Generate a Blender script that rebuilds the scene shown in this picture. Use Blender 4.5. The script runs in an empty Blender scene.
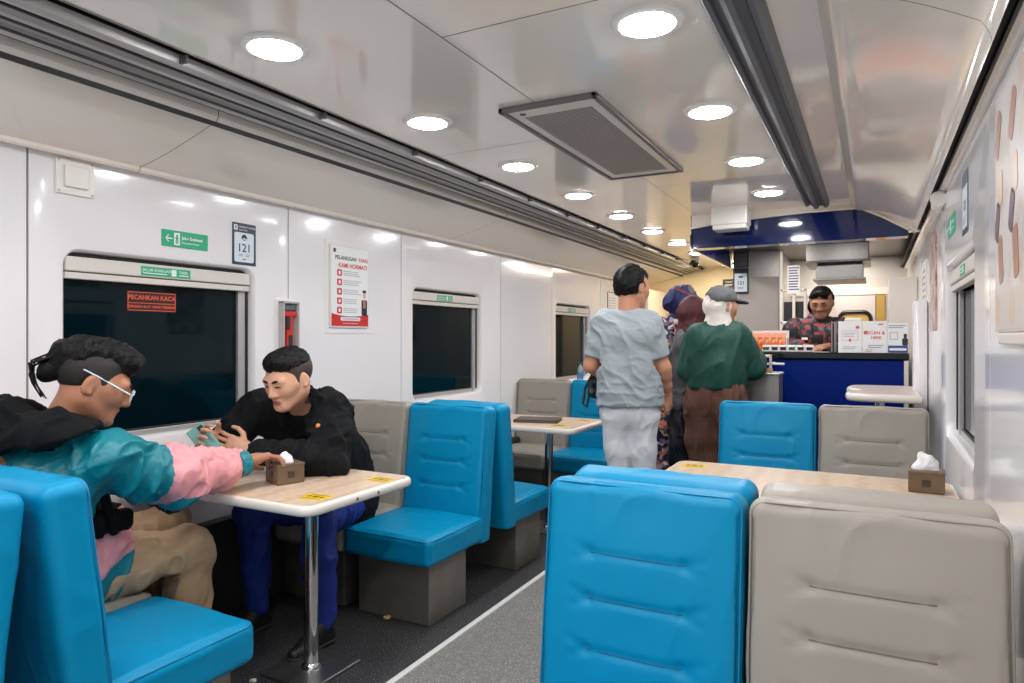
import bpy, bmesh, math, random
import numpy as np
from mathutils import Vector, Matrix
random.seed(7)
SC = bpy.context.scene
COL = SC.collection
PI = math.pi

# ------------------------------------------------------------------ materials
def srgb(r, g, b):
    def f(c):
        c /= 255.0
        return c / 12.92 if c <= 0.04045 else ((c + 0.055) / 1.055) ** 2.4
    return (f(r), f(g), f(b), 1.0)

MATS = {}
def mat(name, col, rough=0.5, metal=0.0, spec=0.5, coat=0.0, noise=None, bump=None, emit=None, trans=0.0, sheen=0.0, alpha=1.0):
    """noise=(scale, amount) brightness mottling of the material itself, bump=(scale, strength)"""
    if name in MATS: return MATS[name]
    m = bpy.data.materials.new(name); m.use_nodes = True
    nt = m.node_tree; b = nt.nodes['Principled BSDF']
    b.inputs['Base Color'].default_value = col
    b.inputs['Roughness'].default_value = rough
    b.inputs['Metallic'].default_value = metal
    b.inputs['Specular IOR Level'].default_value = spec
    b.inputs['Coat Weight'].default_value = coat
    b.inputs['Coat Roughness'].default_value = 0.06
    b.inputs['Transmission Weight'].default_value = trans
    b.inputs['Sheen Weight'].default_value = sheen
    b.inputs['Alpha'].default_value = alpha
    tc = nt.nodes.new('ShaderNodeTexCoord')
    if noise:
        n = nt.nodes.new('ShaderNodeTexNoise'); n.inputs['Scale'].default_value = noise[0]; n.inputs['Detail'].default_value = 4
        nt.links.new(tc.outputs['Object'], n.inputs['Vector'])
        mx = nt.nodes.new('ShaderNodeMix'); mx.data_type = 'RGBA'
        a = noise[1]
        mx.inputs['A'].default_value = tuple(c * (1 - a) for c in col[:3]) + (1,)
        mx.inputs['B'].default_value = tuple(min(1, c * (1 + a)) for c in col[:3]) + (1,)
        nt.links.new(n.outputs['Fac'], mx.inputs['Factor'])
        nt.links.new(mx.outputs['Result'], b.inputs['Base Color'])
    if bump:
        n = nt.nodes.new('ShaderNodeTexNoise'); n.inputs['Scale'].default_value = bump[0]; n.inputs['Detail'].default_value = 5
        nt.links.new(tc.outputs['Object'], n.inputs['Vector'])
        bp = nt.nodes.new('ShaderNodeBump'); bp.inputs['Strength'].default_value = bump[1]; bp.inputs['Distance'].default_value = 0.01
        nt.links.new(n.outputs['Fac'], bp.inputs['Height']); nt.links.new(bp.outputs['Normal'], b.inputs['Normal'])
    if emit:
        b.inputs['Emission Color'].default_value = emit[0]; b.inputs['Emission Strength'].default_value = emit[1]
    MATS[name] = m
    return m

def ramp_mat(name, kind, scale, stops, rough=0.5, spec=0.5, stretch=(1, 1, 1), interp='LINEAR', detail=4, metal=0.0, feature=None, coat=0.0):
    m = bpy.data.materials.new(name); m.use_nodes = True
    nt = m.node_tree; b = nt.nodes['Principled BSDF']
    tc = nt.nodes.new('ShaderNodeTexCoord'); mp = nt.nodes.new('ShaderNodeMapping'); mp.inputs['Scale'].default_value = stretch
    nt.links.new(tc.outputs['Object'], mp.inputs['Vector'])
    if kind == 'noise':
        t = nt.nodes.new('ShaderNodeTexNoise'); t.inputs['Detail'].default_value = detail; out = t.outputs['Fac']
    elif kind == 'voronoi':
        t = nt.nodes.new('ShaderNodeTexVoronoi'); out = t.outputs['Distance'] if feature != 'cell' else t.outputs['Color']
    elif kind == 'wave':
        t = nt.nodes.new('ShaderNodeTexWave'); t.inputs['Distortion'].default_value = 3; t.inputs['Detail'].default_value = 3; out = t.outputs['Fac']
    elif kind == 'white':
        t = nt.nodes.new('ShaderNodeTexWhiteNoise'); out = t.outputs['Value']
    if 'Scale' in t.inputs: t.inputs['Scale'].default_value = scale
    nt.links.new(mp.outputs['Vector'], t.inputs['Vector'])
    r = nt.nodes.new('ShaderNodeValToRGB'); r.color_ramp.interpolation = interp
    e = r.color_ramp.elements
    while len(e) < len(stops): e.new(0.5)
    for i, (p, c) in enumerate(stops): e[i].position = p; e[i].color = c
    nt.links.new(out, r.inputs['Fac']); nt.links.new(r.outputs['Color'], b.inputs['Base Color'])
    b.inputs['Roughness'].default_value = rough; b.inputs['Specular IOR Level'].default_value = spec
    b.inputs['Metallic'].default_value = metal; b.inputs['Coat Weight'].default_value = coat
    MATS[name] = m
    return m

# ------------------------------------------------------------------ objects
def link(name, me, parent=None, material=None, loc=None):
    o = bpy.data.objects.new(name, me); COL.objects.link(o)
    if parent is not None: o.parent = parent
    if loc is not None: o.location = loc
    if material is not None:
        for m in (material if isinstance(material, (list, tuple)) else [material]): me.materials.append(m)
    return o

def tag(o, label=None, cat=None, group=None, kind=None):
    if label: o['label'] = label
    if cat: o['category'] = cat
    if group: o['group'] = group
    if kind: o['kind'] = kind
    return o

def thing(name, label, cat, loc=(0, 0, 0), rz=0.0, group=None):
    o = bpy.data.objects.new(name, None); COL.objects.link(o)
    o.empty_display_size = 0.1
    o.location = loc; o.rotation_euler = (0, 0, rz)
    return tag(o, label, cat, group)

class MB:
    """collects shapes into one mesh"""
    def __init__(self): self.v = []; self.f = []; self.mi = []
    def raw(self, vs, fs, mi=0):
        n = len(self.v); self.v += [tuple(p) for p in vs]; self.f += [tuple(i + n for i in f) for f in fs]; self.mi += [mi] * len(fs)
        return self
    def box(self, x0, x1, y0, y1, z0, z1, mi=0):
        vs = [(x, y, z) for x in (x0, x1) for y in (y0, y1) for z in (z0, z1)]
        return self.raw(vs, [(0, 1, 3, 2), (4, 6, 7, 5), (0, 4, 5, 1), (2, 3, 7, 6), (0, 2, 6, 4), (1, 5, 7, 3)], mi)
    def rbox(self, x0, x1, y0, y1, z0, z1, r=0.005, seg=2, M=None, mi=0):
        """box with rounded edges"""
        bm = bmesh.new(); bmesh.ops.create_cube(bm, size=1)
        sx, sy, sz = x1 - x0, y1 - y0, z1 - z0
        for v in bm.verts: v.co = Vector(((v.co.x) * sx + (x0 + x1) / 2, v.co.y * sy + (y0 + y1) / 2, v.co.z * sz + (z0 + z1) / 2))
        r = min(r, 0.49 * min(sx, sy, sz))
        bmesh.ops.bevel(bm, geom=bm.edges[:], offset=r, segments=seg, affect='EDGES', profile=0.5)
        return self.bm(bm, M, mi)
    def bm(self, bm, M=None, mi=0):
        bm.verts.index_update()
        vs = [(M @ v.co if M is not None else v.co.copy()) for v in bm.verts]
        fs = [[v.index for v in f.verts] for f in bm.faces]
        bm.free(); return self.raw(vs, fs, mi)
    def tube(self, pts, r, n=10, cap=True, mi=0, closed=False):
        pts = [Vector(p) for p in pts]; rs = r if isinstance(r, (list, tuple)) else [r] * len(pts)
        vs = []; fs = []; up = None; N = len(pts)
        for i, p in enumerate(pts):
            if closed: t = pts[(i + 1) % N] - pts[i - 1]
            else: t = pts[min(i + 1, N - 1)] - pts[max(i - 1, 0)]
            t.normalize()
            if up is None: up = Vector((0, 0, 1)) if abs(t.z) < 0.9 else Vector((1, 0, 0))
            s = t.cross(up); s.normalize(); up = s.cross(t); up.normalize()
            for k in range(n):
                a = 2 * PI * k / n; vs.append(p + (s * math.cos(a) + up * math.sin(a)) * rs[i])
        for i in range(N if closed else N - 1):
            j = (i + 1) % N
            for k in range(n): fs.append((i * n + k, i * n + (k + 1) % n, j * n + (k + 1) % n, j * n + k))
        if cap and not closed: fs += [tuple(range(n))[::-1], tuple((N - 1) * n + k for k in range(n))]
        return self.raw(vs, fs, mi)
    def lathe(self, prof, c=(0, 0, 0), n=32, axis='z', mi=0):
        vs = []; fs = []; m = len(prof)
        for k in range(n):
            a = 2 * PI * k / n
            for (r, z) in prof:
                p = (r * math.cos(a), r * math.sin(a), z)
                if axis == 'x': p = (p[2], p[0], p[1])
                if axis == 'y': p = (p[1], p[2], p[0])
                vs.append((p[0] + c[0], p[1] + c[1], p[2] + c[2]))
        for k in range(n):
            for i in range(m - 1): fs.append((k * m + i, ((k + 1) % n) * m + i, ((k + 1) % n) * m + i + 1, k * m + i + 1))
        return self.raw(vs, fs, mi)
    def prism(self, poly, z0, z1, mi=0):
        """vertical prism over an xy outline (counter-clockwise)"""
        n = len(poly); vs = [(x, y, z0) for x, y in poly] + [(x, y, z1) for x, y in poly]
        fs = [tuple(range(n))[::-1], tuple(range(n, 2 * n))] + [(i, (i + 1) % n, n + (i + 1) % n, n + i) for i in range(n)]
        return self.raw(vs, fs, mi)
    def sweep(self, prof, y0, y1, mi=0, closed=False):
        """profile in xz swept along y"""
        n = len(prof); vs = [(x, y0, z) for x, z in prof] + [(x, y1, z) for x, z in prof]
        fs = [(i, i + 1, n + i + 1, n + i) for i in range(n - 1)]
        if closed: fs += [(n - 1, 0, n, 2 * n - 1), tuple(range(n))[::-1], tuple(range(n, 2 * n))]
        return self.raw(vs, fs, mi)
    def mesh(self, name, smooth=False, angle=None):
        me = bpy.data.meshes.new(name); me.from_pydata(self.v, [], self.f)
        for p, i in zip(me.polygons, self.mi): p.material_index = i
        bm = bmesh.new(); bm.from_mesh(me)
        bmesh.ops.recalc_face_normals(bm, faces=bm.faces[:])
        bm.to_mesh(me); bm.free()
        if smooth:
            me.polygons.foreach_set('use_smooth', [True] * len(me.polygons))
            if angle is not None: me.set_sharp_from_angle(angle=math.radians(angle))
        me.update(); return me
    def build(self, name, material, parent=None, smooth=False, angle=35, loc=None):
        return link(name, self.mesh(name, smooth, angle if smooth else None), parent, material, loc)

def rrect(x0, x1, y0, y1, r, n=6):
    """rounded rectangle outline, counter-clockwise"""
    pts = []
    for cx, cy, a0 in ((x1 - r, y0 + r, -PI / 2), (x1 - r, y1 - r, 0), (x0 + r, y1 - r, PI / 2), (x0 + r, y0 + r, PI)):
        for i in range(n + 1):
            a = a0 + PI / 2 * i / n; pts.append((cx + r * math.cos(a), cy + r * math.sin(a)))
    return pts

def copy_tree(o, parent=None):
    c = o.copy(); COL.objects.link(c)
    if parent is not None: c.parent = parent
    for ch in list(o.children): copy_tree(ch, c)
    return c

def text_mesh(name, s, size, material, parent, M, align='LEFT', bold=0.0, depth=0.0004):
    """lettering laid in the local xy plane of the matrix M"""
    cu = bpy.data.curves.new(name + '_curve', 'FONT'); cu.body = s; cu.size = size; cu.align_x = align; cu.align_y = 'CENTER'
    cu.extrude = depth; cu.offset = bold; cu.resolution_u = 3
    tmp = bpy.data.objects.new('tmp_text', cu); COL.objects.link(tmp)
    dg = bpy.context.evaluated_depsgraph_get(); dg.update()
    me = bpy.data.meshes.new_from_object(tmp.evaluated_get(dg)); me.name = name
    bpy.data.objects.remove(tmp); bpy.data.curves.remove(cu)
    me.transform(M)
    return link(name, me, parent, material)

# ------------------------------------------------------------------ sculpting by distance fields
def V(*a): return np.array(a, dtype=np.float64)
def unit(a): a = np.asarray(a, float); return a / (np.linalg.norm(a) + 1e-12)

class SDF:
    def __init__(self, lo, hi, h):
        self.lo = np.array(lo, float); self.h = h
        self.n = np.ceil((np.array(hi, float) - self.lo) / h).astype(int) + 1
        self.D = np.full(self.n, 1.0, np.float32)
    def block(self, lo, hi):
        i0 = np.clip(np.floor((np.array(lo) - self.lo) / self.h).astype(int), 0, self.n)
        i1 = np.clip(np.ceil((np.array(hi) - self.lo) / self.h).astype(int) + 1, 0, self.n)
        if np.any(i1 <= i0): return None
        sl = tuple(slice(a, b) for a, b in zip(i0, i1))
        ax = [(self.lo[k] + self.h * np.arange(i0[k], i1[k])).astype(np.float32) for k in range(3)]
        return sl, ax[0][:, None, None], ax[1][None, :, None], ax[2][None, None, :]
    def put(self, lo, hi, fn, k, op):
        m = k + 3 * self.h
        b = self.block(np.array(lo) - m, np.array(hi) + m)
        if b is None: return self
        sl, X, Y, Z = b
        d = fn(X, Y, Z).astype(np.float32); c = self.D[sl]
        if op == 'add':
            e = np.minimum(c, d)
            if k > 0: hh = np.maximum(k - np.abs(c - d), 0) / k; e = e - hh * hh * k * 0.25
        elif op == 'cut':
            e = np.maximum(c, -d)
            if k > 0: hh = np.maximum(k - np.abs(c + d), 0) / k; e = e + hh * hh * k * 0.25
        elif op == 'and':
            e = np.maximum(c, d)
        self.D[sl] = e
        return self
    def cone(self, a, b, ra, rb=None, k=0.02, op='add'):
        a = np.asarray(a, float); b = np.asarray(b, float); rb = ra if rb is None else rb
        ba = b - a; L = float(ba @ ba) + 1e-12; R = max(ra, rb)
        def fn(X, Y, Z):
            x, y, z = X - a[0], Y - a[1], Z - a[2]
            t = np.clip((x * ba[0] + y * ba[1] + z * ba[2]) / L, 0, 1)
            return np.sqrt((x - t * ba[0]) ** 2 + (y - t * ba[1]) ** 2 + (z - t * ba[2]) ** 2) - (ra + (rb - ra) * t)
        return self.put(np.minimum(a, b) - R, np.maximum(a, b) + R, fn, k, op)
    def ell(self, c, r, M=None, k=0.02, op='add'):
        c = np.asarray(c, float); r = np.asarray(r, float); R = np.full(3, r.max()) if M is not None else r
        def fn(X, Y, Z):
            x, y, z = X - c[0], Y - c[1], Z - c[2]
            if M is not None: x, y, z = [x * M[0, i] + y * M[1, i] + z * M[2, i] for i in range(3)]
            k0 = np.sqrt((x / r[0]) ** 2 + (y / r[1]) ** 2 + (z / r[2]) ** 2) + 1e-9
            k1 = np.sqrt((x / r[0] ** 2) ** 2 + (y / r[1] ** 2) ** 2 + (z / r[2] ** 2) ** 2) + 1e-9
            return k0 * (k0 - 1) / k1
        return self.put(c - R, c + R, fn, k, op)
    def box(self, c, hs, M=None, rd=0.0, k=0.0, op='add'):
        c = np.asarray(c, float); hs = np.asarray(hs, float)
        R = np.full(3, np.linalg.norm(hs)) if M is not None else hs
        def fn(X, Y, Z):
            x, y, z = X - c[0], Y - c[1], Z - c[2]
            if M is not None: x, y, z = [x * M[0, i] + y * M[1, i] + z * M[2, i] for i in range(3)]
            qx, qy, qz = np.abs(x) - hs[0] + rd, np.abs(y) - hs[1] + rd, np.abs(z) - hs[2] + rd
            return np.sqrt(np.maximum(qx, 0) ** 2 + np.maximum(qy, 0) ** 2 + np.maximum(qz, 0) ** 2) + np.minimum(np.maximum(np.maximum(qx, qy), qz), 0) - rd
        return self.put(c - R, c + R, fn, k, op)
    def plane_cut(self, p, n, k=0.0):
        """removes what lies on the +n side of p"""
        p = np.asarray(p, float); n = unit(n)
        hi = self.lo + self.h * self.n
        return self.put(self.lo, hi, lambda X, Y, Z: -((X - p[0]) * n[0] + (Y - p[1]) * n[1] + (Z - p[2]) * n[2]), k, 'cut')
    def nets(self, smooth=2):
        D = self.D; neg = (D < 0)
        s = np.zeros(self.n - 1, np.uint8)
        for i in (0, 1):
            for j in (0, 1):
                for k in (0, 1):
                    s += neg[i:self.n[0] - 1 + i, j:self.n[1] - 1 + j, k:self.n[2] - 1 + k]
        act = (s > 0) & (s < 8)
        ci = np.argwhere(act); M = len(ci)
        idx = np.full(self.n - 1, -1, np.int32); idx[act] = np.arange(M)
        corners = [(i, j, k) for i in (0, 1) for j in (0, 1) for k in (0, 1)]
        vals = [D[ci[:, 0] + c[0], ci[:, 1] + c[1], ci[:, 2] + c[2]] for c in corners]
        acc = np.zeros((M, 3)); cnt = np.zeros(M)
        for a in range(8):
            for b in range(a + 1, 8):
                ca, cb = np.array(corners[a]), np.array(corners[b])
                if np.abs(ca - cb).sum() != 1: continue
                m = (vals[a] < 0) != (vals[b] < 0)
                t = vals[a][m] / (vals[a][m] - vals[b][m])
                acc[m] += ca + (cb - ca) * t[:, None]; cnt[m] += 1
        P = self.lo + self.h * (ci + acc / cnt[:, None])
        quads = []
        for ax in range(3):
            sl0 = [slice(None)] * 3; sl1 = [slice(None)] * 3
            sl0[ax] = slice(0, -1); sl1[ax] = slice(1, None)
            diff = neg[tuple(sl0)] != neg[tuple(sl1)]
            e = np.argwhere(diff)
            o1, o2 = [(1, 2), (2, 0), (0, 1)][ax]
            e = e[(e[:, o1] > 0) & (e[:, o2] > 0) & (e[:, o1] < self.n[o1] - 1) & (e[:, o2] < self.n[o2] - 1)]
            first = neg[e[:, 0], e[:, 1], e[:, 2]]
            def cell(d1, d2):
                q = e.copy(); q[:, o1] -= d1; q[:, o2] -= d2
                return idx[q[:, 0], q[:, 1], q[:, 2]]
            q = np.stack([cell(1, 1), cell(0, 1), cell(0, 0), cell(1, 0)], 1)
            q[~first] = q[~first][:, ::-1]
            quads.append(q)
        Q = np.concatenate(quads); Q = Q[(Q >= 0).all(1)]
        for it in range(smooth):
            for w in (0.5, -0.33) if it > 0 else (0.5,):
                S = np.zeros_like(P); c = np.zeros(M)
                for a, b in ((0, 1), (1, 2), (2, 3), (3, 0)):
                    for u, v in ((a, b), (b, a)):
                        for d in range(3): S[:, d] += np.bincount(Q[:, u], P[Q[:, v], d], M)
                        c += np.bincount(Q[:, u], minlength=M)
                P = P + w * (S / np.maximum(c, 1)[:, None] - P)
        return P, Q

def normals(P, Q):
    n = np.cross(P[Q[:, 2]] - P[Q[:, 0]], P[Q[:, 3]] - P[Q[:, 1]]); N = np.zeros_like(P)
    for k in range(4):
        for d in range(3): N[:, d] += np.bincount(Q[:, k], n[:, d], len(P))
    return N / (np.linalg.norm(N, axis=1)[:, None] + 1e-12)

def np_mesh(name, P, Q, mi=None):
    me = bpy.data.meshes.new(name)
    me.vertices.add(len(P)); me.vertices.foreach_set('co', P.astype(np.float32).ravel())
    me.loops.add(len(Q) * 4); me.loops.foreach_set('vertex_index', Q.astype(np.int32).ravel())
    me.polygons.add(len(Q)); me.polygons.foreach_set('loop_start', np.arange(0, len(Q) * 4, 4, dtype=np.int32))
    me.polygons.foreach_set('use_smooth', np.ones(len(Q), bool))
    if mi is not None: me.polygons.foreach_set('material_index', mi.astype(np.int32))
    me.update(calc_edges=True); me.validate()
    return me

def vnoise(P, seed=0):
    """smooth value noise in about -1..1"""
    I = np.floor(P).astype(np.int64); f = P - I; f = f * f * f * (f * (f * 6 - 15) + 10); out = np.zeros(len(P))
    for a in (0, 1):
        for b in (0, 1):
            for c in (0, 1):
                n = (I[:, 0] + a) * 374761393 + (I[:, 1] + b) * 668265263 + (I[:, 2] + c) * 2147483647 + seed * 974634777
                n = (n ^ (n >> 13)) * 1274126177; n = (n ^ (n >> 16)) & 0xFFFFFF
                w = (f[:, 0] if a else 1 - f[:, 0]) * (f[:, 1] if b else 1 - f[:, 1]) * (f[:, 2] if c else 1 - f[:, 2])
                out += w * (n / float(0xFFFFFF) * 2 - 1)
    return out

def folds(P, seed=0, amp=0.004, wl=0.09, dirs=4, along=(0.35, 0.25, 0.9), aniso=2.6):
    """soft cloth wrinkles: ridged noise drawn out along one direction, over a broad swell"""
    amp *= 2.0; wl *= .72
    a = unit(along); q = P - np.outer(P @ a, a) * (1 - 1 / aniso)
    q = q + 0.03 * np.stack([vnoise(P * 7, seed + k) for k in range(3)], 1)
    r1 = 1 - np.abs(vnoise(q / wl + 3.7, seed + 11)); r2 = 1 - np.abs(vnoise(q / (wl * .55) + 1.3, seed + 12))
    m = 0.5 + 0.5 * vnoise(P / (wl * 2.2), seed + 13)
    return amp * (0.9 * (r1 ** 2.2 - .35) * (0.4 + m) + 0.35 * (r2 ** 2 - .35) * m + 0.5 * vnoise(P / (wl * 1.8), seed + 14))

def sculpt(name, S, material, parent=None, smooth=2, fold=None, classify=None, post=None):
    P, Q = S.nets(smooth)
    if fold is not None: N = normals(P, Q); P = P + N * fold(P, N)[:, None]
    if post is not None: P = post(P)
    mi = classify(P[Q].mean(1)) if classify else None
    return link(name, np_mesh(name, P, Q, mi), parent, material)
# ================================================================== materials of the coach
M_wall = mat('wall_gloss', srgb(237, 234, 235), 0.16, coat=0.4, bump=(2.2, 0.012))
M_ceil = mat('ceiling_gloss', srgb(251, 242, 230), 0.09, coat=0.35, bump=(1.3, 0.015))
M_cove = mat('cove_satin', srgb(250, 241, 228), 0.22, coat=0.3)
M_gap = mat('dark_gap', srgb(34, 30, 30), 0.6)
M_seam = mat('seam_grey', srgb(120, 108, 102), 0.6)
M_alu = mat('aluminium', srgb(190, 188, 186), 0.42, .55)
M_alud = mat('dark_rail', srgb(104, 105, 110), 0.5, 0.25)
M_steel = mat('brushed_steel', srgb(158, 156, 154), 0.38, 1.0, noise=(40, 0.12))
M_steeld = mat('dull_steel', srgb(122, 118, 112), 0.36, 1.0, noise=(14, 0.25))
M_chrome = mat('chrome', srgb(205, 205, 205), 0.10, 1.0)
M_glass = mat('night_window_glass', srgb(3, 22, 28), 0.04, spec=0.18)
M_gask = mat('rubber_gasket', srgb(24, 24, 26), 0.5)
M_blind = mat('blind_cream', srgb(214, 208, 200), 0.35)
M_white = mat('white_plastic', srgb(236, 232, 226), 0.3)
M_cream = mat('cream_plastic', srgb(226, 218, 208), 0.28)
M_black = mat('black_plastic', srgb(18, 18, 20), 0.4)
M_green = mat('sign_green', srgb(22, 168, 122), 0.4)
M_navy = mat('sign_navy', srgb(24, 40, 66), 0.35)
M_paper = mat('paper_white', srgb(236, 236, 236), 0.35)
M_paperb = mat('paper_bluish', srgb(214, 224, 232), 0.3)
M_red = mat('sign_red', srgb(204, 44, 40), 0.4)
M_orange = mat('sticker_orange', srgb(236, 88, 52), 0.4)
M_ink = mat('ink_dark', srgb(34, 36, 40), 0.5)
M_inkg = mat('ink_grey', srgb(150, 156, 164), 0.5)
M_yellow = mat('sticker_yellow', srgb(226, 186, 20), 0.45)
M_brownink = mat('ink_brown', srgb(120, 92, 20), 0.5)
M_bluelam = mat('blue_laminate', srgb(0, 32, 116), 0.35, spec=.12, noise=(2.0, 0.15))
M_bluedeep = mat('blue_gloss', srgb(0, 24, 82), 0.07, coat=0.35)
M_floor = ramp_mat('floor_speckle', 'noise', 160, [(0.0, srgb(20, 20, 22)), (0.52, srgb(46, 46, 48)), (0.64, srgb(84, 84, 84)), (0.72, srgb(180, 178, 172))], 0.42, 0.4, detail=2)
M_aisle = ramp_mat('aisle_speckle', 'noise', 170, [(0.0, srgb(70, 68, 66)), (0.5, srgb(116, 113, 110)), (0.66, srgb(150, 146, 142)), (0.75, srgb(190, 188, 184))], 0.42, 0.4, detail=2)
M_strip = mat('floor_strip', srgb(206, 206, 202), 0.4)
M_lamp = mat('lamp_diffuser', srgb(255, 255, 255), 0.4, emit=((0.97, 0.98, 1.0, 1), 58.0))
M_lampw = mat('tube_lamp', srgb(255, 240, 220), 0.4, emit=((1.0, 0.86, 0.66, 1), 22.0))
M_kitch = mat('kitchen_wall', srgb(206, 198, 190), 0.35)
M_yellowwall = mat('corridor_wall', srgb(232, 214, 176), 0.4)

XL, XR = -2.72, 0.29
YB, YF = -2.6, 9.2
ZC = 2.2          # ceiling
ZW = 2.005        # top of the side walls

def on_left(y, z, x=XL): return Matrix(((0, 0, 1, x), (1, 0, 0, y), (0, 1, 0, z), (0, 0, 0, 1)))
def on_right(y, z, x=XR): return Matrix(((0, 0, -1, x), (-1, 0, 0, y), (0, 1, 0, z), (0, 0, 0, 1)))
def to_front(x, y, z): return Matrix(((1, 0, 0, x), (0, 0, -1, y), (0, 1, 0, z), (0, 0, 0, 1)))

# ------------------------------------------------------------------ floor
MB().box(XL - .06, XR + .06, YB, YF, -.06, 0).build('floor', M_floor)
tag(bpy.data.objects['floor'], kind='structure')
o = MB().box(-1.60, -0.86, YB, 5.1, .0005, .004).build('floor_runner', M_aisle); o.name = 'trim_1'; tag(o, kind='structure')
for i, x in enumerate((-1.60, -0.875)):
    o = MB().rbox(x - .013, x + .013, YB, 5.1, .0005, .010, .003).build('trim_%d' % (2 + i), M_strip); tag(o, kind='structure')

# ------------------------------------------------------------------ side walls with window openings
def wall_mesh(panels, holes, holes_r, to, z0, z1, gap=.004):
    """panels: list of (y0, y1); holes[i] = (a, b, c, d) or None; to(u, depth, z) -> point, depth grows into the wall"""
    mb = MB()
    for (y0, y1), h in zip(panels, holes):
        y0 += gap; y1 -= gap
        if h is None:
            mb.raw([to(y0, 0, z0), to(y1, 0, z0), to(y1, 0, z1), to(y0, 0, z1)], [(0, 1, 2, 3)])
            for (a, b) in (((y0, z0), (y0, z1)), ((y1, z0), (y1, z1)), ((y0, z1), (y1, z1))):
                mb.raw([to(a[0], 0, a[1]), to(b[0], 0, b[1]), to(b[0], .012, b[1]), to(a[0], .012, a[1])], [(0, 1, 2, 3)])
            continue
        n = 6
        def ring(off, dep):
            return [to(a, dep, b) for a, b in rrect(h[0] - off, h[1] + off, h[2] - off, h[3] + off, holes_r + off, n)]
        loops = [ring(.022, 0), ring(.012, .003), ring(.004, .012), ring(0, .03), ring(0, .065)]
        outer = [to(y1, 0, z0), to(y1, 0, z1), to(y0, 0, z1), to(y0, 0, z0)]
        vs = list(outer); fs = []
        for L in loops: vs += L
        m = n + 1; N = 4 * m
        for c in range(4):
            for i in range(n): fs.append((c, 4 + c * m + i, 4 + c * m + i + 1))
            fs.append((c, 4 + c * m + n, 4 + ((c + 1) % 4) * m, (c + 1) % 4))
        for l in range(len(loops) - 1):
            a, b = 4 + l * N, 4 + (l + 1) * N
            for i in range(N): fs.append((a + i, a + (i + 1) % N, b + (i + 1) % N, b + i))
        mb.raw(vs, fs)
        for (a, b) in (((y0, z0), (y0, z1)), ((y1, z0), (y1, z1))):
            mb.raw([to(a[0], 0, a[1]), to(b[0], 0, b[1]), to(b[0], .012, b[1]), to(a[0], .012, a[1])], [(0, 1, 2, 3)])
    return mb

WZ0, WZ1 = 0.885, 1.635
def win_l(c): return (c - .445, c + .445, WZ0, WZ1)
left_panels = [(YB, -.95), (-.95, .30), (.30, 1.36), (1.36, 2.61), (2.61, 3.58), (3.58, 4.92), (4.92, 5.94), (5.94, 7.25), (7.25, YF)]
left_holes = [None, win_l(-.33), None, win_l(1.94), None, win_l(4.165), None, win_l(6.49), None]
mb = wall_mesh(left_panels, left_holes, .055, lambda u, d, z: (XL - d, u, z), 0, ZW)
wl = tag(mb.build('wall_left', M_wall, smooth=True, angle=30), kind='structure')
mbb = MB()
for y in [p[0] for p in left_panels[1:]]: mbb.box(XL - .02, XL - .008, y - .02, y + .02, 0, ZW)
mbb.build('panel_seam', M_seam, wl)
# outer skin of the left wall, pierced where the windows are, so no light leaks
o = MB().box(XL - .12, XL - .085, YB, YF, -.05, 2.4).build('outer_skin', M_gap, wl)

def win_r(c, w=.485): return (c - w, c + w, .87, 1.61)
right_panels = [(YB, -.1), (-.1, 2.31), (2.31, 3.86), (3.86, 4.9), (4.9, YF)]
right_holes = [None, None, win_r(3.15), None, None]
mb = wall_mesh(right_panels, right_holes, .055, lambda u, d, z: (XR + d, u, z), 0, ZW)
wr = tag(mb.build('wall_right', M_wall, smooth=True, angle=30), kind='structure')
mbb = MB()
for y in [p[0] for p in right_panels[1:]]: mbb.box(XR + .008, XR + .02, y - .02, y + .02, 0, ZW)
mbb.build('panel_seam', M_seam, wr)
MB().box(XR + .085, XR + .12, YB, YF, -.05, 2.4).build('outer_skin', M_gap, wr)

def window(n, h, to):
    """aluminium rail, dark gasket, glass and blind box inside the opening; to(u, depth, z)"""
    a, b, c, d = h
    def bx(mb, u0, u1, d0, d1, z0, z1, r=.003):
        P = [to(u0, d0, z0), to(u1, d1, z1)]
        mb.rbox(*sorted((P[0][0], P[1][0])), *sorted((P[0][1], P[1][1])), *sorted((P[0][2], P[1][2])), r)
        return mb
    root = MB()
    bx(root, a, b, .052, .066, c, c + .022); bx(root, a, b, .052, .066, d - .012, d)
    bx(root, a, a + .012, .052, .066, c, d); bx(root, b - .055, b - .012, .046, .066, c, d - .10)
    w = tag(root.build('window_%d' % n, M_alu), kind='structure')
    g = MB(); bx(g, a, b, .0665, .078, c, d, .001); g.build('window_glass', M_glass, w)
    k = MB(); bx(k, b - .014, b - .001, .040, .066, c, d); bx(k, a, b, .040, .066, d - .014, d - .002)
    bx(k, a + .005, b - .055, .058, .0664, c + .018, c + .03); k.build('gasket', M_gask, w)
    bl = MB(); bx(bl, a + .004, b - .012, .012, .05, d - .075, d - .018, .006); bx(bl, a + .004, b - .012, .018, .05, d - .105, d - .079, .004)
    blind = bl.build('roller_blind', M_blind, w)
    return w
for i, (h) in enumerate([h for h in left_holes if h]):
    window(i + 1, h, lambda u, d, z: (XL - d, u, z))
window(5, right_holes[2], lambda u, d, z: (XR + d, u, z))

# low ledge along the foot of each wall
tag(MB().rbox(XL + .001, XL + .07, YB, YF, .001, .46, .02).build('baseboard_left', mat('heater_shade_dark', srgb(40, 39, 40), .5)), kind='structure')  # dark panel colour also carries the shade under the tables
tag(MB().rbox(XR - .05, XR - .001, YB, 5.2, .001, .16, .02).build('baseboard_right', M_seam), kind='structure')

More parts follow.
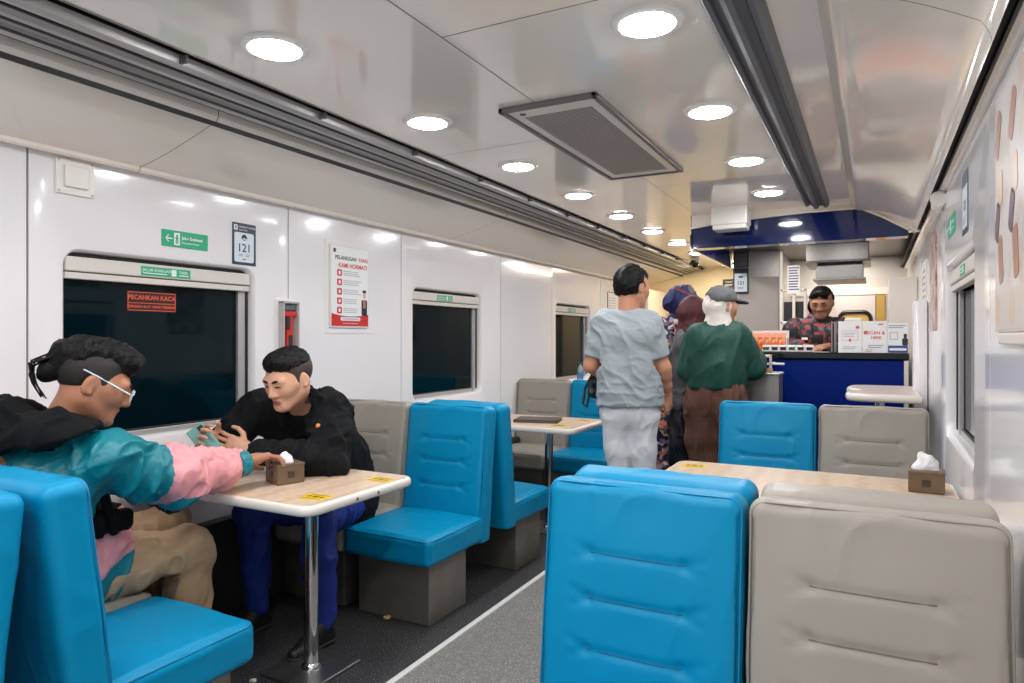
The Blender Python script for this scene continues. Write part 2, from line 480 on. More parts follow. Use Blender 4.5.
# ------------------------------------------------------------------ ceiling
def arch(x): return ZC - 0.02 * ((x + 1.2) / 1.0) ** 2 * 0.5
VX0, VX1, VY0, VY1 = -1.30, -0.89, 2.33, 3.62
ceil = MB()
xs_c = [-1.895, -1.6, -1.142, -1.138, -.8, -.39]
def strip(x0, x1, y0, y1):
    k = 4
    xs = [x0 + (x1 - x0) * i / k for i in range(k + 1)]
    ceil.sweep([(x, arch(x)) for x in xs], y0, y1)
ycuts = [YB, -1.85, .45, 2.79, 5.06]
for a, b in zip(ycuts, ycuts[1:]):
    strip(-1.895, -1.143, a + .002, b - .002)
ycr = [YB, -.4, 1.7, 3.98, 5.06]
for a, b in zip(ycr, ycr[1:]):
    strip(-1.139, -.125, a + .002, b - .002)
ceil.sweep([(-1.895, 2.195), (-1.2, 2.203)], 5.06, YF)
cl = tag(ceil.build('ceiling', M_ceil, smooth=True), kind='structure')
MB().box(-2.75, .40, YB, YF, 2.215, 2.26).build('ceiling_backing', M_seam, cl)
MB().box(-2.75, .40, YB, YF, 2.26, 2.4).build('ceiling_core', M_gap, cl)
MB().sweep([(-1.895, 2.19), (-1.905, 2.2), (-1.905, 2.215)], YB, YF).build('ceiling_edge', M_cove, cl)

# left rail between ceiling and cove: three aluminium ribs in a dark slot
tr = MB().sweep([(-1.905, 2.214), (-2.2, 2.214), (-2.2, 2.10)], YB, YF)
tr = tag(tr.build('trim_4', M_gap), kind='structure')
prof = [(-1.955, 2.205), (-1.958, 2.176), (-1.968, 2.168), (-1.982, 2.168), (-1.988, 2.176), (-1.996, 2.177), (-2.03, 2.163), (-2.037, 2.166), (-2.043, 2.156), (-2.072, 2.146), (-2.078, 2.150), (-2.085, 2.138), (-2.108, 2.132), (-2.112, 2.14), (-2.112, 2.2)]
MB().sweep(prof, YB, YF).build('rail', M_alu, tr)
gv = MB().box(-2.001, -1.991, YB, YF, 2.166, 2.172).box(-2.047, -2.039, YB, YF, 2.149, 2.155).box(-2.083, -2.075, YB, YF, 2.135, 2.142)
gv.build('rail_groove', M_gap, tr)
cb = MB()
for y in np.arange(-2.3, 9, .62): cb.rbox(-1.963, -1.925, y, y + .012, 2.176, 2.2, .002)
cb.build('rail_clip', M_alud, tr)
# left cove panel with its lip over the wall
prof = [(-2.715, 2.03), (-2.715, 2.005), (-2.69, 1.985), (-2.672, 1.983), (-2.660, 1.990), (-2.655, 2.003)]
prof += [(-2.655 + .46 * t, 2.003 + .118 * (t ** 1.25)) for t in np.linspace(.05, 1, 12)] + [(-2.185, 2.135), (-2.185, 2.16)]
cv = MB()
cy = [YB, -.55, 1.75, 4.05, 6.35, YF]
for a, b in zip(cy, cy[1:]): cv.sweep(prof, a + .0015, b - .0015)
cv = tag(cv.build('trim_5', M_cove, smooth=True), kind='structure')
MB().sweep([(-2.73, 2.0), (-2.70, 2.02), (-2.2, 2.14)], YB, YF).build('cove_backing', M_gap, cv)

# right rail and right cove
pr = [(-.396, 2.20), (-.396, 2.172), (-.388, 2.166), (-.376, 2.17), (-.372, 2.18), (-.352, 2.172), (-.344, 2.152), (-.33, 2.146), (-.316, 2.152), (-.31, 2.168), (-.29, 2.168), (-.282, 2.154), (-.268, 2.15), (-.256, 2.158), (-.25, 2.172), (-.25, 2.2)]
rr = tag(MB().sweep(pr, YB, 4.88, closed=True).build('trim_6', M_alud, smooth=True, angle=40), kind='structure')
prof = [(-.135, 2.193), (-.128, 2.186), (-.098, 2.150), (-.088, 2.144)] + [(-.085 + .30 * t, 2.145 - .13 * t ** 1.4) for t in np.linspace(.06, 1, 12)] + [(.232, 1.985), (.236, 1.962), (.224, 1.953), (.21, 1.962)]
prof = prof[:-2]
rc = MB()
ry = [YB, -.45, 1.85, 4.15, 5.1]
for a, b in zip(ry, ry[1:]): rc.sweep(prof, a + .0015, b - .0015)
rc = tag(rc.build('trim_7', M_ceil, smooth=True), kind='structure')
MB().sweep([(.232, 1.985), (.262, 2.0), (.262, 2.03), (.30, 2.03), (.30, 1.99)], YB, YF).build('dark_channel', M_gap, rc)
MB().sweep([(-.11, 2.17), (.24, 2.03), (.33, 2.05)], YB, 5.1).build('cove_backing', M_gap, rc)
MB().sweep([(.268, 2.0), (.266, 1.972), (.276, 1.962), (.292, 1.962)], YB, YF).build('wall_cap', M_cove, rc)

# end walls
tag(MB().box(XL - .1, XR + .1, YB - .08, YB, 0, 2.4).build('wall_back', M_wall), kind='structure')
tag(MB().box(XL - .1, -1.15, 8.9, 8.98, 0, 2.4).build('wall_front', M_yellowwall), kind='structure')

# ------------------------------------------------------------------ bulkhead over the counter
bk = MB()
pts = [(-1.18, 2.10), (-.95, 2.125), (-.7, 2.14), (-.4, 2.152), (-.10, 2.152), (-.06, 2.142), (.05, 2.085), (.20, 1.99)]
def bulk(pts, y0, y1, zb, thick=None):
    vs = [(x, y0, z) for x, z in pts] + [(x, y0, zb) for x, z in pts]
    n = len(pts); fs = [(i, i + 1, n + i + 1, n + i) for i in range(n - 1)]
    vs += [(x, y1, z) for x, z in pts] + [(x, y1, zb) for x, z in pts]
    fs += [(2 * n + i, 2 * n + i + 1, 3 * n + i + 1, 3 * n + i) for i in range(n - 1)]
    fs += [(i, i + 1, 2 * n + i + 1, 2 * n + i) for i in range(n - 1)] + [(n + i, n + i + 1, 3 * n + i + 1, 3 * n + i) for i in range(n - 1)]
    fs += [(0, n, 3 * n, 2 * n), (n - 1, 2 * n - 1, 4 * n - 1, 3 * n - 1)]
    return vs, fs
bk.raw(*bulk(pts, 5.04, 5.16, 1.955))
b1 = tag(bk.build('trim_8', M_bluedeep), kind='structure')
ed = MB().tube([(x, 5.03, z + .006) for x, z in pts], .008, 8)
ed.build('bulkhead_edge', M_cove, b1)
up = MB(); up.raw(*bulk([(-1.18, 2.205), (-.4, 2.205), (-.1, 2.205), (.05, 2.205), (.30, 2.205)], 5.045, 5.155, 1.99))
up.build('bulkhead_core', M_cove, b1)
side = MB().box(-1.185, -1.17, 5.05, 6.6, 2.06, 2.2).box(-1.19, -1.165, 5.04, 6.6, 1.95, 2.06)
side.build('bulkhead_side', M_bluedeep, b1)
# kitchen ceiling behind the bulkhead
tag(MB().box(-1.17, .33, 5.16, 7.7, 2.10, 2.13).build('trim_9', M_steeld), kind='structure')

# ------------------------------------------------------------------ kitchen shell
kw = tag(MB().box(-.80, .33, 7.60, 7.68, 0, 2.12).build('wall_kitchen', M_kitch), kind='structure')
tag(MB().rbox(-1.14, -.755, 6.6, 7.68, 0, 2.12, .01).build('wall_partition', mat('grey_laminate', srgb(176, 168, 160), 0.25)), kind='structure')
tag(MB().box(-1.139, -.756, 6.592, 6.599, 1.86, 2.1).build('trim_10', M_steel), kind='structure')
# back door with a yellow porthole
dr = MB().box(-.34, .02, 7.585, 7.599, .02, 1.72)
d1 = tag(dr.build('door_1', mat('door_pink', srgb(212, 200, 194), 0.4)), kind='structure')
fr = MB()
pw = [(x, 7.58, z) for x, z in rrect(-.30, -.02, 1.2, 1.56, .07, 5)]
fr.tube(pw, .018, 8, closed=True); fr.build('door_window_frame', M_black, d1)
gl = MB(); gp = rrect(-.30, -.02, 1.2, 1.56, .07, 5)
gl.raw([(x, 7.583, z) for x, z in gp], [tuple(range(len(gp)))]); gl.build('door_window', mat('porthole_yellow', srgb(206, 172, 96), 0.3), d1)
tag(MB().box(.03, .10, 7.58, 7.6, .02, 1.72).build('trim_11', mat('ochre_paint', srgb(186, 150, 70), 0.5)), kind='structure')
tag(MB().box(-.80, .33, 7.585, 7.6, 1.73, 1.80).build('trim_12', M_cream), kind='structure')

# right side: pillar, door recess frame and tall cabinet by the counter
tag(MB().rbox(.212, XR - .001, 4.72, 4.86, 0.002, 1.53, .02).build('trim_13', M_wall, smooth=True), kind='structure')

# corridor past the kitchen: end doorway
df = MB().box(-1.66, -1.60, 8.86, 8.9, 0, 1.62).box(-1.2, -1.16, 8.86, 8.9, 0, 1.62).box(-1.66, -1.16, 8.86, 8.9, 1.6, 1.66)
d2 = tag(df.build('door_2', mat('door_frame_grey', srgb(120, 112, 100), 0.5)), kind='structure')
MB().box(-1.6, -1.2, 8.88, 8.9, 0.01, 1.6).build('door_panel', mat('ochre_door', srgb(196, 164, 104), 0.5), d2)
# ================================================================== seats
M_blue = mat('blue_vinyl', srgb(0, 134, 178), 0.40, spec=0.22, bump=(420, 0.05))
M_grey = mat('beige_vinyl', srgb(158, 151, 141), 0.4, spec=0.28, bump=(420, 0.05))
M_bluep = mat('blue_piping', srgb(0, 122, 166), 0.4)
M_greyp = mat('beige_piping', srgb(146, 139, 130), 0.45)
M_thrb = mat('blue_thread', srgb(0, 84, 128), 0.6)
M_thrg = mat('beige_thread', srgb(110, 102, 96), 0.6)
M_base = mat('seat_base_steel', srgb(142, 136, 126), 0.42, 0.7, noise=(9, 0.3))

W2 = .247
LEAN = math.atan2(.07, .60)
def back_frame():
    c, s = math.cos(LEAN), math.sin(LEAN)
    # local axes of the backrest: x across, y through (towards the rear), z up along the lean
    Mx = np.array([[1, 0, 0], [0, c, s], [0, -s, c]])
    return Mx
ZT = .955
def make_back():
    S = SDF((-.30, -.34, .22), (.30, .06, 1.0), .0055)
    Mx = back_frame()
    C = V(0, -.108, .60); hs = V(W2, .058, .352)
    loc = lambda x, y, z: C + Mx @ V(x, y, z)
    S.box(C, hs, Mx, rd=.034)
    # pillow of the front face
    S.ell(loc(0, -.046, .0), (.215, .024, .33), Mx, k=.03)
    # stitch lines with puckers at their ends
    for zz in (.175, .062, -.062):
        S.cone(loc(-.115, -.076, zz), loc(.115, -.076, zz), .0068, k=.013, op='cut')
        for sg in (-1, 1):
            S.cone(loc(sg * .117, -.0765, zz), loc(sg * .165, -.079, zz + .018), .008, .003, k=.02, op='cut')
            S.cone(loc(sg * .117, -.0765, zz), loc(sg * .155, -.079, zz - .020), .007, .003, k=.02, op='cut')
    # seam groove round the front face
    ring = rrect(-W2 + .012, W2 - .012, -.34, .332, .03, 4)
    for a, b in zip(ring, ring[1:] + ring[:1]):
        if math.hypot(a[0] - b[0], a[1] - b[1]) < .03: continue
        S.cone(loc(a[0], -.046, a[1]), loc(b[0], -.046, b[1]), .004, k=.006, op='cut')
    S.plane_cut((0, 0, .275), (0, 0, -1))
    P, Q = S.nets(2)
    P = P + normals(P, Q) * folds(P, 3, .0016, .12)[:, None]
    Pl = (P - C) @ Mx; front = Pl[:, 1] < -.03
    def SURF(x, zz):
        d = (Pl[front, 0] - x) ** 2 + (Pl[front, 2] - zz) ** 2; k = np.argsort(d)[:4]
        return float(Pl[front][k, 1].mean()) - .0002
    thread = []
    for zz in (.175, .062, -.062):
        thread.append(MB().tube([tuple(loc(x, SURF(x, zz), zz)) for x in np.linspace(-.117, .117, 7)], .0017, 6).mesh('stitching'))
    pip = MB().tube([tuple(loc(a, -.048, b)) for a, b in rrect(-W2 + .005, W2 - .005, -.32, .344, .034, 5)], .0026, 8, closed=True)
    return np_mesh('backrest', P, Q), thread, pip.mesh('piping', True)
def make_cushion():
    S = SDF((-.30, -.70, .22), (.30, -.08, .46), .006)
    C = V(0, -.385, .345)
    S.box(C, (W2, .255, .066), None, rd=.03)
    S.ell(C + V(0, 0, .05), (.22, .23, .026), None, k=.03)
    ring = rrect(-W2 + .016, W2 - .016, -.63, -.14, .03, 4)
    for a, b in zip(ring, ring[1:] + ring[:1]):
        S.cone((a[0], a[1], .408), (b[0], b[1], .408), .0035, k=.006, op='cut')
    P, Q = S.nets(2)
    P = P + normals(P, Q) * folds(P, 5, .0018, .15)[:, None]
    pip = MB().tube([(a, b, .398) for a, b in rrect(-W2 + .005, W2 - .005, -.636, -.13, .034, 5)], .0036, 8, closed=True)
    return np_mesh('cushion', P, Q), pip.mesh('piping', True)
back_me, thr_me, pipb_me = make_back()
cush_me, pipc_me = make_cushion()
def make_base():
    b = MB().rbox(-.205, .205, -.575, -.265, .001, .285, .004)
    return b.mesh('base')
base_me = make_base()
SETS = {}
for key, mm, pm, tm in (('blue', M_blue, M_bluep, M_thrb), ('grey', M_grey, M_greyp, M_thrg)):
    d = {}
    for nm, me, m in (('backrest', back_me, mm), ('stitching', thr_me[0], tm), ('stitching1', thr_me[1], tm), ('stitching2', thr_me[2], tm), ('back_piping', pipb_me, pm), ('cushion', cush_me, mm), ('cushion_piping', pipc_me, pm), ('base', base_me, M_base)):
        c = me.copy(); c.materials.clear(); c.materials.append(m); d[nm] = c
    SETS[key] = d
def seat(key, x, y, flip, label, group):
    """x, y: the middle of the back-to-back pair's centre line; flip turns the seat to face +y"""
    r = thing('bench_seat', label, 'seat', (x, y, 0), PI if flip else 0, group)
    d = SETS[key]
    cu = link('cushion', d['cushion'], r); link('piping', d['cushion_piping'], cu)
    bk = link('backrest', d['backrest'], r); link('piping', d['back_piping'], bk); [link('stitching', d[k], bk) for k in ('stitching', 'stitching1', 'stitching2')]
    link('pedestal', d['base'], r)
    return r
XB, XG = -1.965, -2.466       # left side: aisle seat, window seat
XRB, XRG = -.508, -.004        # right side
ROWA, ROWB, ROWC = .88, 3.10, 5.33
GR = 'upholstered seats of the dining car'
seat('blue', XB, ROWA, True, 'lower left blue seat with an empty cushion beside the person in the teal jacket', GR)
seat('blue', XB, ROWA, False, 'blue seat cut off by the left edge, back to back with the lower left one', GR)
seat('grey', XG, ROWA, True, 'beige window seat under the person in the teal and pink jacket', GR)
seat('blue', XB, ROWB, False, 'empty blue seat facing the near left table, beside the person in black', GR)
seat('grey', XG, ROWB, False, 'beige window seat behind the person in black', GR)
seat('blue', XB, ROWB, True, 'blue seat seen edge on behind the empty blue one beside the person in black', GR)
seat('blue', XB, ROWC, False, 'blue seat beyond the table with the dark folder, partly behind the standing person', GR)
seat('grey', XG, ROWC, False, 'beige window seat beyond the table with the dark folder', GR)
RB = 1.745
seat('blue', XRB, RB, False, 'large blue seat back in the foreground, nearest the camera', GR)
seat('grey', XRG, RB, False, 'large beige seat back in the right foreground, nearest the camera', GR)
seat('blue', XRB, RB, True, 'blue seat showing only its top edge behind the large foreground blue one', GR)
seat('grey', XRG, RB, True, 'beige seat showing only its top edge behind the large foreground beige one', GR)
for o in bpy.data.objects:
    if o.name.startswith('bench_seat') and abs(o.location.y - RB) < .01: o.scale = (1, 1, .98)
RF = 4.00
seat('blue', XRB, RF, False, 'blue seat beyond the right table, in front of the people queueing at the counter', GR)
seat('grey', XRG, RF, False, 'beige seat beyond the right table, beneath the blue counter', GR)

# ================================================================== tables
M_wood = ramp_mat('table_laminate', 'wave', 3.0, [(0.0, srgb(200, 172, 146)), (0.55, srgb(216, 192, 168)), (1.0, srgb(208, 182, 156))], 0.3, 0.45, stretch=(.8, 9, 1))
def slab(mb, outline_fn, z0, z1, r):
    """bullnose slab: outline_fn(inset) -> points"""
    loops = []
    for a in np.linspace(-PI / 2, PI / 2, 7):
        loops.append((outline_fn(r * (1 - math.cos(a))), (z0 + z1) / 2 + (z1 - z0) / 2 * math.sin(a)))
    n = len(loops[0][0]); vs = []; fs = []
    for pts, z in loops: vs += [(x, y, z) for x, y in pts]
    for l in range(len(loops) - 1):
        for i in range(n): fs.append((l * n + i, l * n + (i + 1) % n, (l + 1) * n + (i + 1) % n, (l + 1) * n + i))
    fs += [tuple(range(n))[::-1], tuple((len(loops) - 1) * n + i for i in range(n))]
    mb.raw(vs, fs); return mb
def sticker(parent, x, y, z, rz=0):
    s = MB().rbox(-.052, .052, -.036, .036, 0, .0008, .0003).build('notice_sticker', M_yellow, parent)
    s.location = (x, y, z); s.rotation_euler = (0, 0, rz)
    mk = MB().box(-.04, .04, .021, .027, .0009, .0012).box(-.04, .04, -.028, -.023, .0009, .0012)
    mk.box(-.012, .012, -.012, .012, .0009, .0012).box(-.036, -.02, -.01, .01, .0009, .0012).box(.02, .036, -.01, .01, .0009, .0012)
    mk.build('sticker_print', M_brownink, s)
def table(x0, x1, yc, pole_x, label, spots, zt=.73):
    t = thing('dining_table', label, 'table', (pole_x, yc, 0), 0, 'tables of the dining car')
    a, b = x0 - pole_x, x1 - pole_x
    slab(MB(), lambda i: rrect(a + i, b - i, -.305 + i, .305 - i, .055 - i * .5, 6), zt - .036, zt, .010).build('table_edge', M_cream, t, smooth=True, angle=50)
    p = rrect(a + .016, b - .016, -.289, .289, .042, 6)
    MB().prism(p, zt, zt + .0012).build('tabletop', M_wood, t)
    pl = MB().lathe([(.0, .012), (.040, .012), (.038, .02), (.0285, .03), (.0285, zt - .06), (.0285, zt - .05), (.07, zt - .044), (.07, zt - .0365), (0, zt - .0365)], n=28)
    pl.build('pole', M_chrome, t, smooth=True)
    MB().rbox(-.135, .135, -.135, .135, .001, .012, .004).build('base_plate', M_steel, t)
    bo = MB()
    for k in (-1, 1):
        bo.lathe([(0, .006), (.005, .005), (.006, 0), (0, 0)], n=10, axis='x', c=(b - .001, k * .06, zt - .018))
    bo.build('edge_screw', M_alud, t)
    for (sx, sy, rz) in spots: sticker(t, sx - pole_x, sy, zt + .0014, rz)
    return t
table(XL + .012, -1.665, 1.99, -1.95, 'wood-topped table between the two seated people', [(-1.762, -.17, 0.05), (-1.745, .175, -.04), (-2.6, -.19, 0)])
table(XL + .012, -1.645, 4.21, -1.95, 'wood-topped table with the dark folder on it, left of the aisle', [(-1.80, -.17, .1), (-1.76, .17, 0), (-2.6, .19, 0)])
table(-.80, XR - .012, 2.88, -.30, 'wood-topped table behind the large foreground seats on the right', [(-.70, .17, 0), (-.70, -.17, 0)])

# curved wall-side table before the counter
t = thing('wall_table', 'small cream table with a wavy edge by the right wall before the blue counter', 'table', (.03, 4.52, 0))
def wavy(i):
    pts = [(.195 - i, -.40 + i), (.195 - i, .42 - i)]
    for s in np.linspace(0, 1, 30):
        y = .42 - i - s * (.82 - 2 * i)
        x = -.155 + i + .085 * math.exp(-((y + .04) / .12) ** 2) - .03 * math.sin(s * PI)
        e = min(1, (1 - abs(2 * s - 1)) / .16); x += .09 * (1 - math.sqrt(max(0, 1 - (1 - e) ** 2)))
        pts.append((x, y))
    return pts
slab(MB(), wavy, .955, .998, .012).build('table_edge', M_cream, t, smooth=True, angle=50)
MB().prism(wavy(.018), .998, .9995).build('tabletop', mat('pale_laminate', srgb(206, 192, 184), .3), t)
MB().lathe([(0, .012), (.03, .012), (.03, .95), (.06, .954), (0, .954)], n=20).build('pole', M_chrome, t, smooth=True)
MB().rbox(-.12, .12, -.12, .12, .001, .012, .004).build('base_plate', M_steel, t)

# ------------------------------------------------------------------ things on the tables
M_box = mat('tissue_box_wood', srgb(106, 86, 66), 0.42, noise=(22, .25))
M_boxd = mat('tissue_box_dark', srgb(66, 52, 42), 0.5)
M_tissue = mat('tissue_paper', srgb(240, 240, 242), 0.9)
def tissue_box(loc, rz, label, big):
    t = thing('tissue_box', label, 'tissue box', loc, rz, 'tissue boxes')
    MB().rbox(-.058, .058, -.055, .055, .001, .078, .004).build('box', M_box, t)
    MB().rbox(-.0595, .0595, -.0565, .0565, .069, .080, .003).build('lid', M_box, t)
    MB().box(-.014, .014, -.0562, -.0552, .024, .05).build('emblem', M_boxd, t); MB().box(.0582, .0592, -.014, .014, .024, .05).build('emblem', M_boxd, t)
    MB().box(-.03, .03, -.008, .008, .0801, .0806).build('slot', M_black, t)
    S = SDF((-.07, -.06, .06), (.07, .06, .16), .003)
    h = .05 if big else .025
    S.cone((-.03, 0, .078), (.025, .004, .078), .010, k=.01); S.cone((-.028, 0, .08), (-.014, .005, .08 + h), .012, .009, k=.02); S.cone((-.014, .005, .08 + h), (.012, -.004, .08 + h * .8), .008, .009, k=.02); S.cone((-.02, 0, .085), (.015, 0, .08 + h * .5), .014, .013, k=.02)
    S.cone((.02, 0, .08), (.012, -.006, .08 + h * .8), .014, .009, k=.02); S.cone((0, 0, .08), (.028, .008, .08 + h * .5), .01, .006, k=.02)
    sculpt('tissue', S, M_tissue, t, 1, fold=lambda P, N: folds(P, 2, .0025, .03))
    return t
tissue_box((-2.055, 1.955, .7312), -.34, 'brown wooden tissue box on the table between the two seated people', False)
tissue_box((.175, 2.96, .7312), -.05, 'brown wooden tissue box on the right table by the wall, white tissue sticking out', True)

f = thing('menu_folder', 'dark closed folder lying on the second table left of the aisle', 'folder', (-2.02, 4.19, .7315), .25)
MB().rbox(-.15, .15, -.105, .105, 0, .006, .002).rbox(-.148, .15, -.103, .103, .014, .020, .002).rbox(-.152, -.144, -.105, .105, 0, .02, .003).build('cover', mat('folder_leather', srgb(62, 50, 48), .4), f)
MB().box(-.143, .143, -.098, .098, .0062, .0138).build('pages', mat('folder_pages', srgb(120, 104, 96), .6), f)

b = thing('water_bottle', 'small water bottle with a blue cap on the ledge under the third left window', 'bottle', (-2.60, 6.36, .845))
MB().lathe([(0, 0), (.03, 0), (.032, .01), (.032, .13), (.028, .155), (.013, .18), (.012, .19), (0, .19)], n=18).build('bottle_body', mat('bottle_clear', srgb(190, 214, 226), .1, trans=.5), b, smooth=True)
MB().lathe([(0, .19), (.0145, .19), (.0145, .212), (0, .212)], n=18).build('cap', mat('cap_blue', srgb(30, 84, 170), .4), b, smooth=True)
MB().lathe([(.0326, .05), (.0326, .11)], n=18).build('bottle_label', mat('label_blue', srgb(70, 130, 190), .4), b, smooth=True)
tag(MB().rbox(XL + .001, XL + .17, 6.0, 7.0, .82, .8445, .006).build('trim_14', M_wall), kind='structure')

for (x, y, z, s, lab) in ((-2.18, 2.47, 0, 1, 'crumpled bit of paper on the dark floor beneath the empty blue seat'), (-2.10, 1.72, 0, .8, 'white scrap of litter on the floor left of the table foot')):
    pass
def crumb(x, y, sz, lab, m):
    S = SDF((-.04, -.04, -.01), (.04, .04, .04), .003); S.ell((0, 0, .009), (sz, sz * .6, .009), k=.005); S.ell((sz * .5, .004, .011), (sz * .5, sz * .5, .010), k=.005)
    o = sculpt('litter', S, m, None, 1, fold=lambda P, N: folds(P, 4, .004, .015)); o.location = (x, y, .0005)
    tag(o, lab, 'litter')
crumb(-1.981, 2.50, .016, 'small tan scrap on the dark floor below the empty blue seat', mat('litter_tan', srgb(206, 160, 110), .8))
crumb(-2.06, 1.80, .012, 'small white scrap of litter on the floor left of the table foot', mat('litter_white', srgb(214, 208, 200), .8))

# ================================================================== ceiling fixtures
ramp_mat('grille_holes', 'voronoi', 1.0, [(0, srgb(20, 20, 20)), (1, srgb(30, 30, 30))])
def downlight(x, y, label):
    z = arch(x)
    t = thing('downlight', label, 'ceiling light', (x, y, z - .001), 0, 'round ceiling downlights')
    MB().lathe([(.079, -.001), (.080, -.010), (.098, -.007), (.104, 0), (.079, 0)], n=40).build('rim', M_white, t, smooth=True)
    MB().lathe([(0, -.017), (.05, -.0165), (.072, -.013), (.079, -.006)], n=40).build('diffuser', M_lamp, t, smooth=True)
lab_l = ['round ceiling light above the 121 sticker, largest of the left row', 'round ceiling light left of the ceiling vent, second of the left row',
         'third round light of the left row, below the ceiling vent', 'fourth round light of the left row, past the ceiling vent',
         'fifth round light of the left row, above the standing person', 'sixth round light of the left row, left of the blue bulkhead', 'seventh round light of the left row, near the corridor camera', 'eighth and farthest round light of the left row, over the corridor']
for k, l in enumerate(lab_l): downlight(-1.63, 1.51 + .815 * k, l)
lab_r = ['large round ceiling light at top centre, nearest of the right row', 'round ceiling light right of the ceiling vent, second of the right row',
         'third round light of the right row, beyond the ceiling vent', 'round ceiling light just before the blue bulkhead, last of the right row']
for k, l in enumerate(lab_r): downlight(-.565, 1.88 + .845 * k, l)

# air vent
zc = arch(-1.1)
v = thing('ceiling_vent', 'rectangular perforated air vent in the middle of the ceiling', 'vent', ((VX0 + VX1) / 2, (VY0 + VY1) / 2, zc - .002))
a, b = (VX1 - VX0) / 2, (VY1 - VY0) / 2
fm = MB()
for (x0, x1, y0, y1) in ((-a, a, -b, -b + .022), (-a, a, b - .022, b), (-a, -a + .022, -b, b), (a - .022, a, -b, b)): fm.rbox(x0, x1, y0, y1, -.018, .001, .004)
fm.build('frame', mat('vent_frame', srgb(120, 114, 114), .4, .3), v)
fm = MB()
for (x0, x1, y0, y1) in ((-a + .024, a - .024, -b + .024, -b + .11), (-a + .024, a - .024, b - .09, b - .024), (-a + .024, -a + .06, -b + .111, b - .091), (a - .06, a - .024, -b + .111, b - .091)): fm.rbox(x0, x1, y0, y1, -.012, 0, .002)
fm.build('panel', M_cream, v)
gm = MB(); nx, ny = 22, 74
x0, x1, y0, y1 = -a + .062, a - .062, -b + .112, b - .092
dx, dy = (x1 - x0) / nx, (y1 - y0) / ny
for i in range(nx + 1): gm.box(x0 + i * dx - .0022, x0 + i * dx + .0022, y0, y1, -.0108, -.009)
for j in range(ny + 1): gm.box(x0, x1, y0 + j * dy - .0022, y0 + j * dy + .0022, -.0106, -.0092)
gm.build('grille', mat('grille_grey', srgb(186, 178, 170), .5), v)
MB().box(-a + .03, a - .03, -b + .03, b - .03, -.004, -.001).build('dark_backing', mat('vent_dark', srgb(70, 66, 64), .6), v)
MB().lathe([(0, -.016), (.012, -.015), (.014, -.011), (0, -.011)], n=16, c=(-a + .075, -b + .07, 0)).build('lock', M_alud, v)

o = thing('ceiling_box', 'white plastic box under the ceiling before the blue bulkhead', 'box', (-.87, 4.88, 2.045))
MB().rbox(-.12, .12, -.09, .09, .03, .157, .012, 3).build('housing', M_white, o)
MB().rbox(-.112, .112, -.082, .082, 0, .035, .012, 3).build('lower_cover', M_white, o)

for k, (yy, l) in enumerate(((8.05, 'slim tube lamp on the corridor ceiling past the bulkhead'),)):
    t = thing('tube_lamp', l, 'ceiling light', (-1.52, yy, 2.177))
    MB().rbox(-.035, .035, -.55, .55, 0, .022, .006).build('housing', M_white, t)
    MB().rbox(-.026, .026, -.54, .54, -.014, .0005, .006).build('tube', M_lampw, t)
c = thing('security_camera', 'small black dome camera under the corridor ceiling', 'camera', (-1.80, 7.85, 2.155))
MB().lathe([(0, .03), (.05, .03), (.05, 0), (.045, -.01)], n=20).build('housing', M_black, c, smooth=True)
MB().lathe([(.042, -.008), (.036, -.035), (.02, -.052), (0, -.056)], n=20).build('dome', mat('dome_glass', srgb(20, 20, 24), .08), c, smooth=True)

# ================================================================== wall signs
def board(name, label, cat, M, w, h, th, m, r=.004, group=None):
    t = thing(name, label, cat, (0, 0, 0), 0, group); t.matrix_world = M
    MB().prism(rrect(-w / 2, w / 2, -h / 2, h / 2, r, 4), .0005, th).build('panel', m, t)
    return t
def T(x, y, z): return Matrix.Translation((x, y, z))
def flat(mb, x0, x1, y0, y1, z, r=None):
    if r: mb.prism(rrect(x0, x1, y0, y1, r, 4), z, z + .0006)
    else: mb.box(x0, x1, y0, y1, z, z + .0006)
    return mb
def lines(mb, x0, x1, y, n, dy, z, hgt=.0035, seed=1):
    r = random.Random(seed)
    for i in range(n): flat(mb, x0, x1 - r.random() * .2 * (x1 - x0), y - i * dy - hgt / 2, y - i * dy + hgt / 2, z)
    return mb

# green evacuation sign
t = board('evacuation_sign', 'green evacuation route sign with a left arrow above the near left window', 'sign', on_left(2.003, 1.737), .232, .074, .002, M_green)
ar = MB(); z = .0021
flat(ar, -.094, -.064, -.0025, .0025, z)
for s in (-1, 1): ar.raw([(-.098, 0, z + .0006), (-.094, 0, z + .0006), (-.081, s * .014, z + .0006), (-.085, s * .016, z + .0006)], [(0, 1, 2, 3)])
ar.build('arrow', M_paper, t)
dm = MB(); flat(dm, -.056, -.028, -.027, .027, z); dm.build('exit_pictogram', M_paper, t)
pm = MB(); flat(pm, -.0475, -.0375, .010, .019, z + .0006, .003)
for (a0, a1, b0, b1) in ((-.047, -.038, -.006, .010), (-.053, -.045, .002, .006), (-.040, -.032, .003, .007), (-.049, -.044, -.021, -.005), (-.041, -.036, -.021, -.005)): flat(pm, a0, a1, b0, b1, z + .0006)
pm.build('running_figure', M_green, t)
text_mesh('lettering', 'Jalur Evakuasi', .0195, M_paper, t, T(-.018, .008, z), bold=.0004)
text_mesh('lettering', 'Evacuation Route', .0125, M_paper, t, T(-.018, -.013, z))

